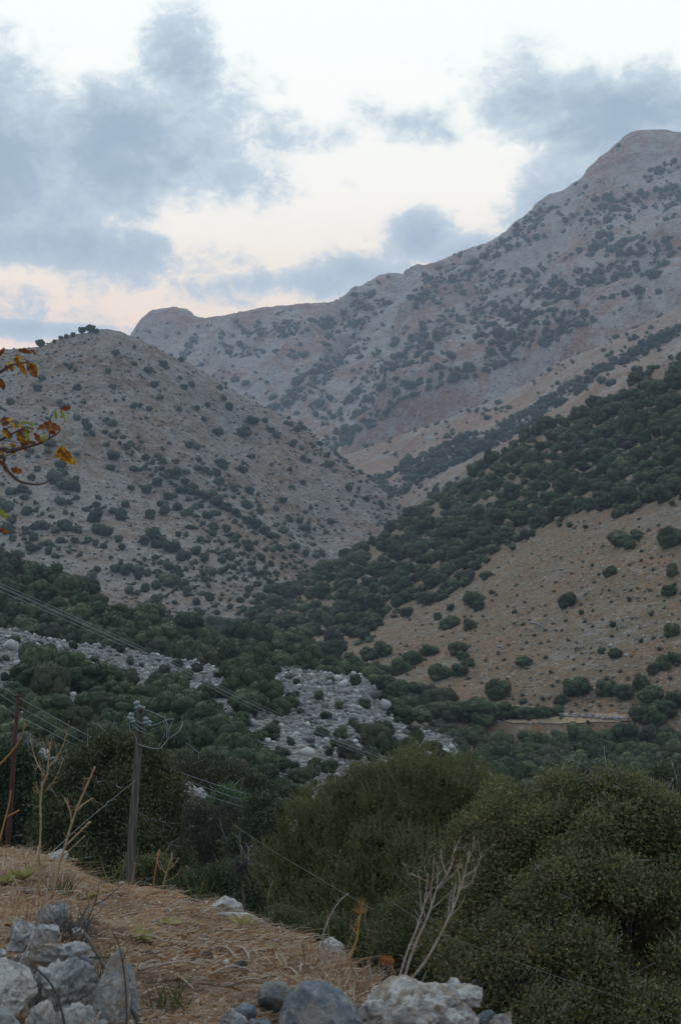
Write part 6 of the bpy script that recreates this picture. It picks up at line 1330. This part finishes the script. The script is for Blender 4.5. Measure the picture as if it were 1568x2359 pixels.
# ================================================================== labels for the many plants and rocks
def size_word(r, q): return 'small' if r < q[0] else ('large' if r > q[1] else 'medium')
ORD = ['first', 'second', 'third', 'fourth', 'fifth', 'sixth', 'seventh', 'eighth', 'ninth', 'tenth']
def cells(kind, x, y):
    if kind.startswith('hill_shrub'):
        r = [(880, 'just under the crest'), (960, 'high'), (1040, 'above the middle'), (1120, 'in the middle'), (1200, 'below the middle'), (1280, 'low'), (9999, 'at the foot')]
        c = [(100, 'far left'), (220, 'on the left'), (340, 'left of centre'), (460, 'in the centre'), (580, 'right of centre'), (720, 'on the right'), (9999, 'at right end')]
        return r, c, 'of the left hill'
    if kind.startswith('mountain'):
        r = [(480, 'below the summit'), (580, 'high'), (660, 'above the middle'), (740, 'in the middle'), (820, 'below the middle'), (900, 'low'), (9999, 'at the foot')]
        c = [(500, 'at left end'), (700, 'on the left'), (850, 'left of centre'), (1000, 'in the centre'), (1150, 'right of centre'), (1300, 'on the right'), (1430, 'far right'), (9999, 'at right edge')]
        return r, c, 'of the far mountain'
    if kind.startswith('spur'):
        return [(850, 'high'), (950, 'above the middle'), (1050, 'below the middle'), (9999, 'low')], [(900, 'at left end'), (1000, 'on the left'), (1120, 'left of centre'), (1250, 'in the centre'), (1380, 'right of centre'), (9999, 'on the right')], 'of the bare spur'
    if kind.startswith('woodland'):
        return [(960, 'at the crest'), (1060, 'very high'), (1130, 'high'), (1200, 'fairly high'), (1280, 'above the middle'), (1360, 'in the middle'), (1430, 'below the middle'), (1490, 'low'), (9999, 'at the foot')], [(650, 'at left end'), (750, 'on the left'), (850, 'left of centre'), (950, 'in the centre'), (1080, 'right of centre'), (1200, 'on the right'), (1300, 'well right'), (1400, 'far right'), (1490, 'near right edge'), (9999, 'at right edge')], 'of the wooded slope'
    if kind.startswith('rock'):
        return [(1560, 'at the top'), (1620, 'high'), (1690, 'in the middle'), (1750, 'low'), (9999, 'at the bottom')], [(120, 'at left edge'), (250, 'on the left'), (380, 'left of centre'), (500, 'above the pole'), (620, 'in the centre'), (720, 'right of centre'), (820, 'on the right'), (9999, 'at right end')], 'of the pale scree'
    if kind.startswith('knoll'):
        return [(1570, 'at the top'), (1640, 'above the middle'), (1720, 'below the middle'), (9999, 'at the bottom')], [(120, 'at left edge'), (250, 'on the left'), (400, 'left of centre'), (520, 'in the centre'), (640, 'right of centre'), (800, 'on the right'), (9999, 'at right end')], 'of the pale scree knoll'
    if kind.startswith('pasture'):
        return [(1300, 'at the top'), (1400, 'above the middle'), (1480, 'in the middle'), (1560, 'below the middle'), (9999, 'at the foot')], [(960, 'at left end'), (1060, 'on the left'), (1160, 'left of centre'), (1300, 'in the centre'), (1440, 'on the right'), (9999, 'at right edge')], 'of the bare pasture'
    if kind.startswith('rise'):
        return [(1360, 'at the top'), (1430, 'in the upper part'), (1500, 'in the lower part'), (9999, 'at the foot')], [(60, 'at left edge'), (160, 'on the left'), (280, 'left of centre'), (420, 'in the centre'), (560, 'right of centre'), (700, 'on the right'), (9999, 'at right end')], 'of the wooded rise'
    return [(1700, 'at the back'), (1740, 'in the rear part'), (1790, 'in the middle'), (9999, 'in the near part')], [(960, 'at left end'), (1060, 'on the left'), (1160, 'left of centre'), (1260, 'in the centre'), (1360, 'right of centre'), (1460, 'on the right'), (9999, 'at right edge')], 'of the valley wood'
noun = {'hill_shrub': 'dark shrub', 'mountain_shrub': 'dark shrub', 'spur_shrub': 'dark shrub', 'woodland_tree': 'dark tree', 'woodland_tree_pale': 'pale olive tree', 'rock': 'pale rock', 'knoll_shrub': 'dark shrub', 'knoll_tree': 'dark tree', 'knoll_tree_pale': 'pale olive tree',
        'pasture_shrub': 'dark shrub', 'pasture_tree': 'dark tree', 'pasture_tree_pale': 'pale olive tree', 'rise_tree': 'dark tree', 'rise_tree_pale': 'pale olive tree', 'valley_tree': 'dark tree', 'valley_tree_pale': 'pale olive tree'}
kinds_ = {}
for rec in REC: kinds_.setdefault(rec[4], []).append(rec)
for kind, L in kinds_.items():
    rs_ = sorted(r[3] for r in L); q = (rs_[len(rs_) // 3], rs_[(2 * len(rs_)) // 3]); cl = {}
    for rec in L:
        r_, c_, where = cells(kind, rec[1], rec[2]); a_ = next(w for lim, w in r_ if rec[2] < lim); b_ = next(w for lim, w in c_ if rec[1] < lim)
        cl.setdefault((a_, b_, size_word(rec[3], q), where), []).append(rec)
    for (a_, b_, sw, where), M in cl.items():
        M.sort(key=lambda r: r[1]); n = len(M); nn = noun[kind]
        for i, rec in enumerate(M):
            place = f'{a_} {b_} {where}'
            if n == 1: t_ = f'{sw} {nn} {place}'
            elif i == 0: t_ = f'leftmost {sw} {nn} {place}'
            elif i == n - 1: t_ = f'rightmost {sw} {nn} {place}'
            elif i < 10: t_ = f'{sw} {nn}, {ORD[i]} from left, {place}'.replace(' of centre', ' centre') if len(f'{sw} {nn} {place}'.split()) > 12 else f'{sw} {nn}, {ORD[i]} from left, {place}'
            else: t_ = f'{sw} {nn} closely set {place}'
            rec[0]['label'] = t_

for rec in REC:
    w_ = rec[0]['label'].split()
    if len(w_) > 16: rec[0]['label'] = rec[0]['label'].replace('pale olive tree', 'olive tree').replace(' of the left hill', ' of left hill').replace(', in the lower', ', lower').replace('below the middle', 'below middle').replace(' of the bare pasture', ' of pasture').replace(' of the pale scree knoll', ' of scree knoll').replace(' of the wooded rise', ' of wooded rise').replace(' of the valley wood', ' of valley wood').replace(' of the wooded slope', ' of wooded slope')
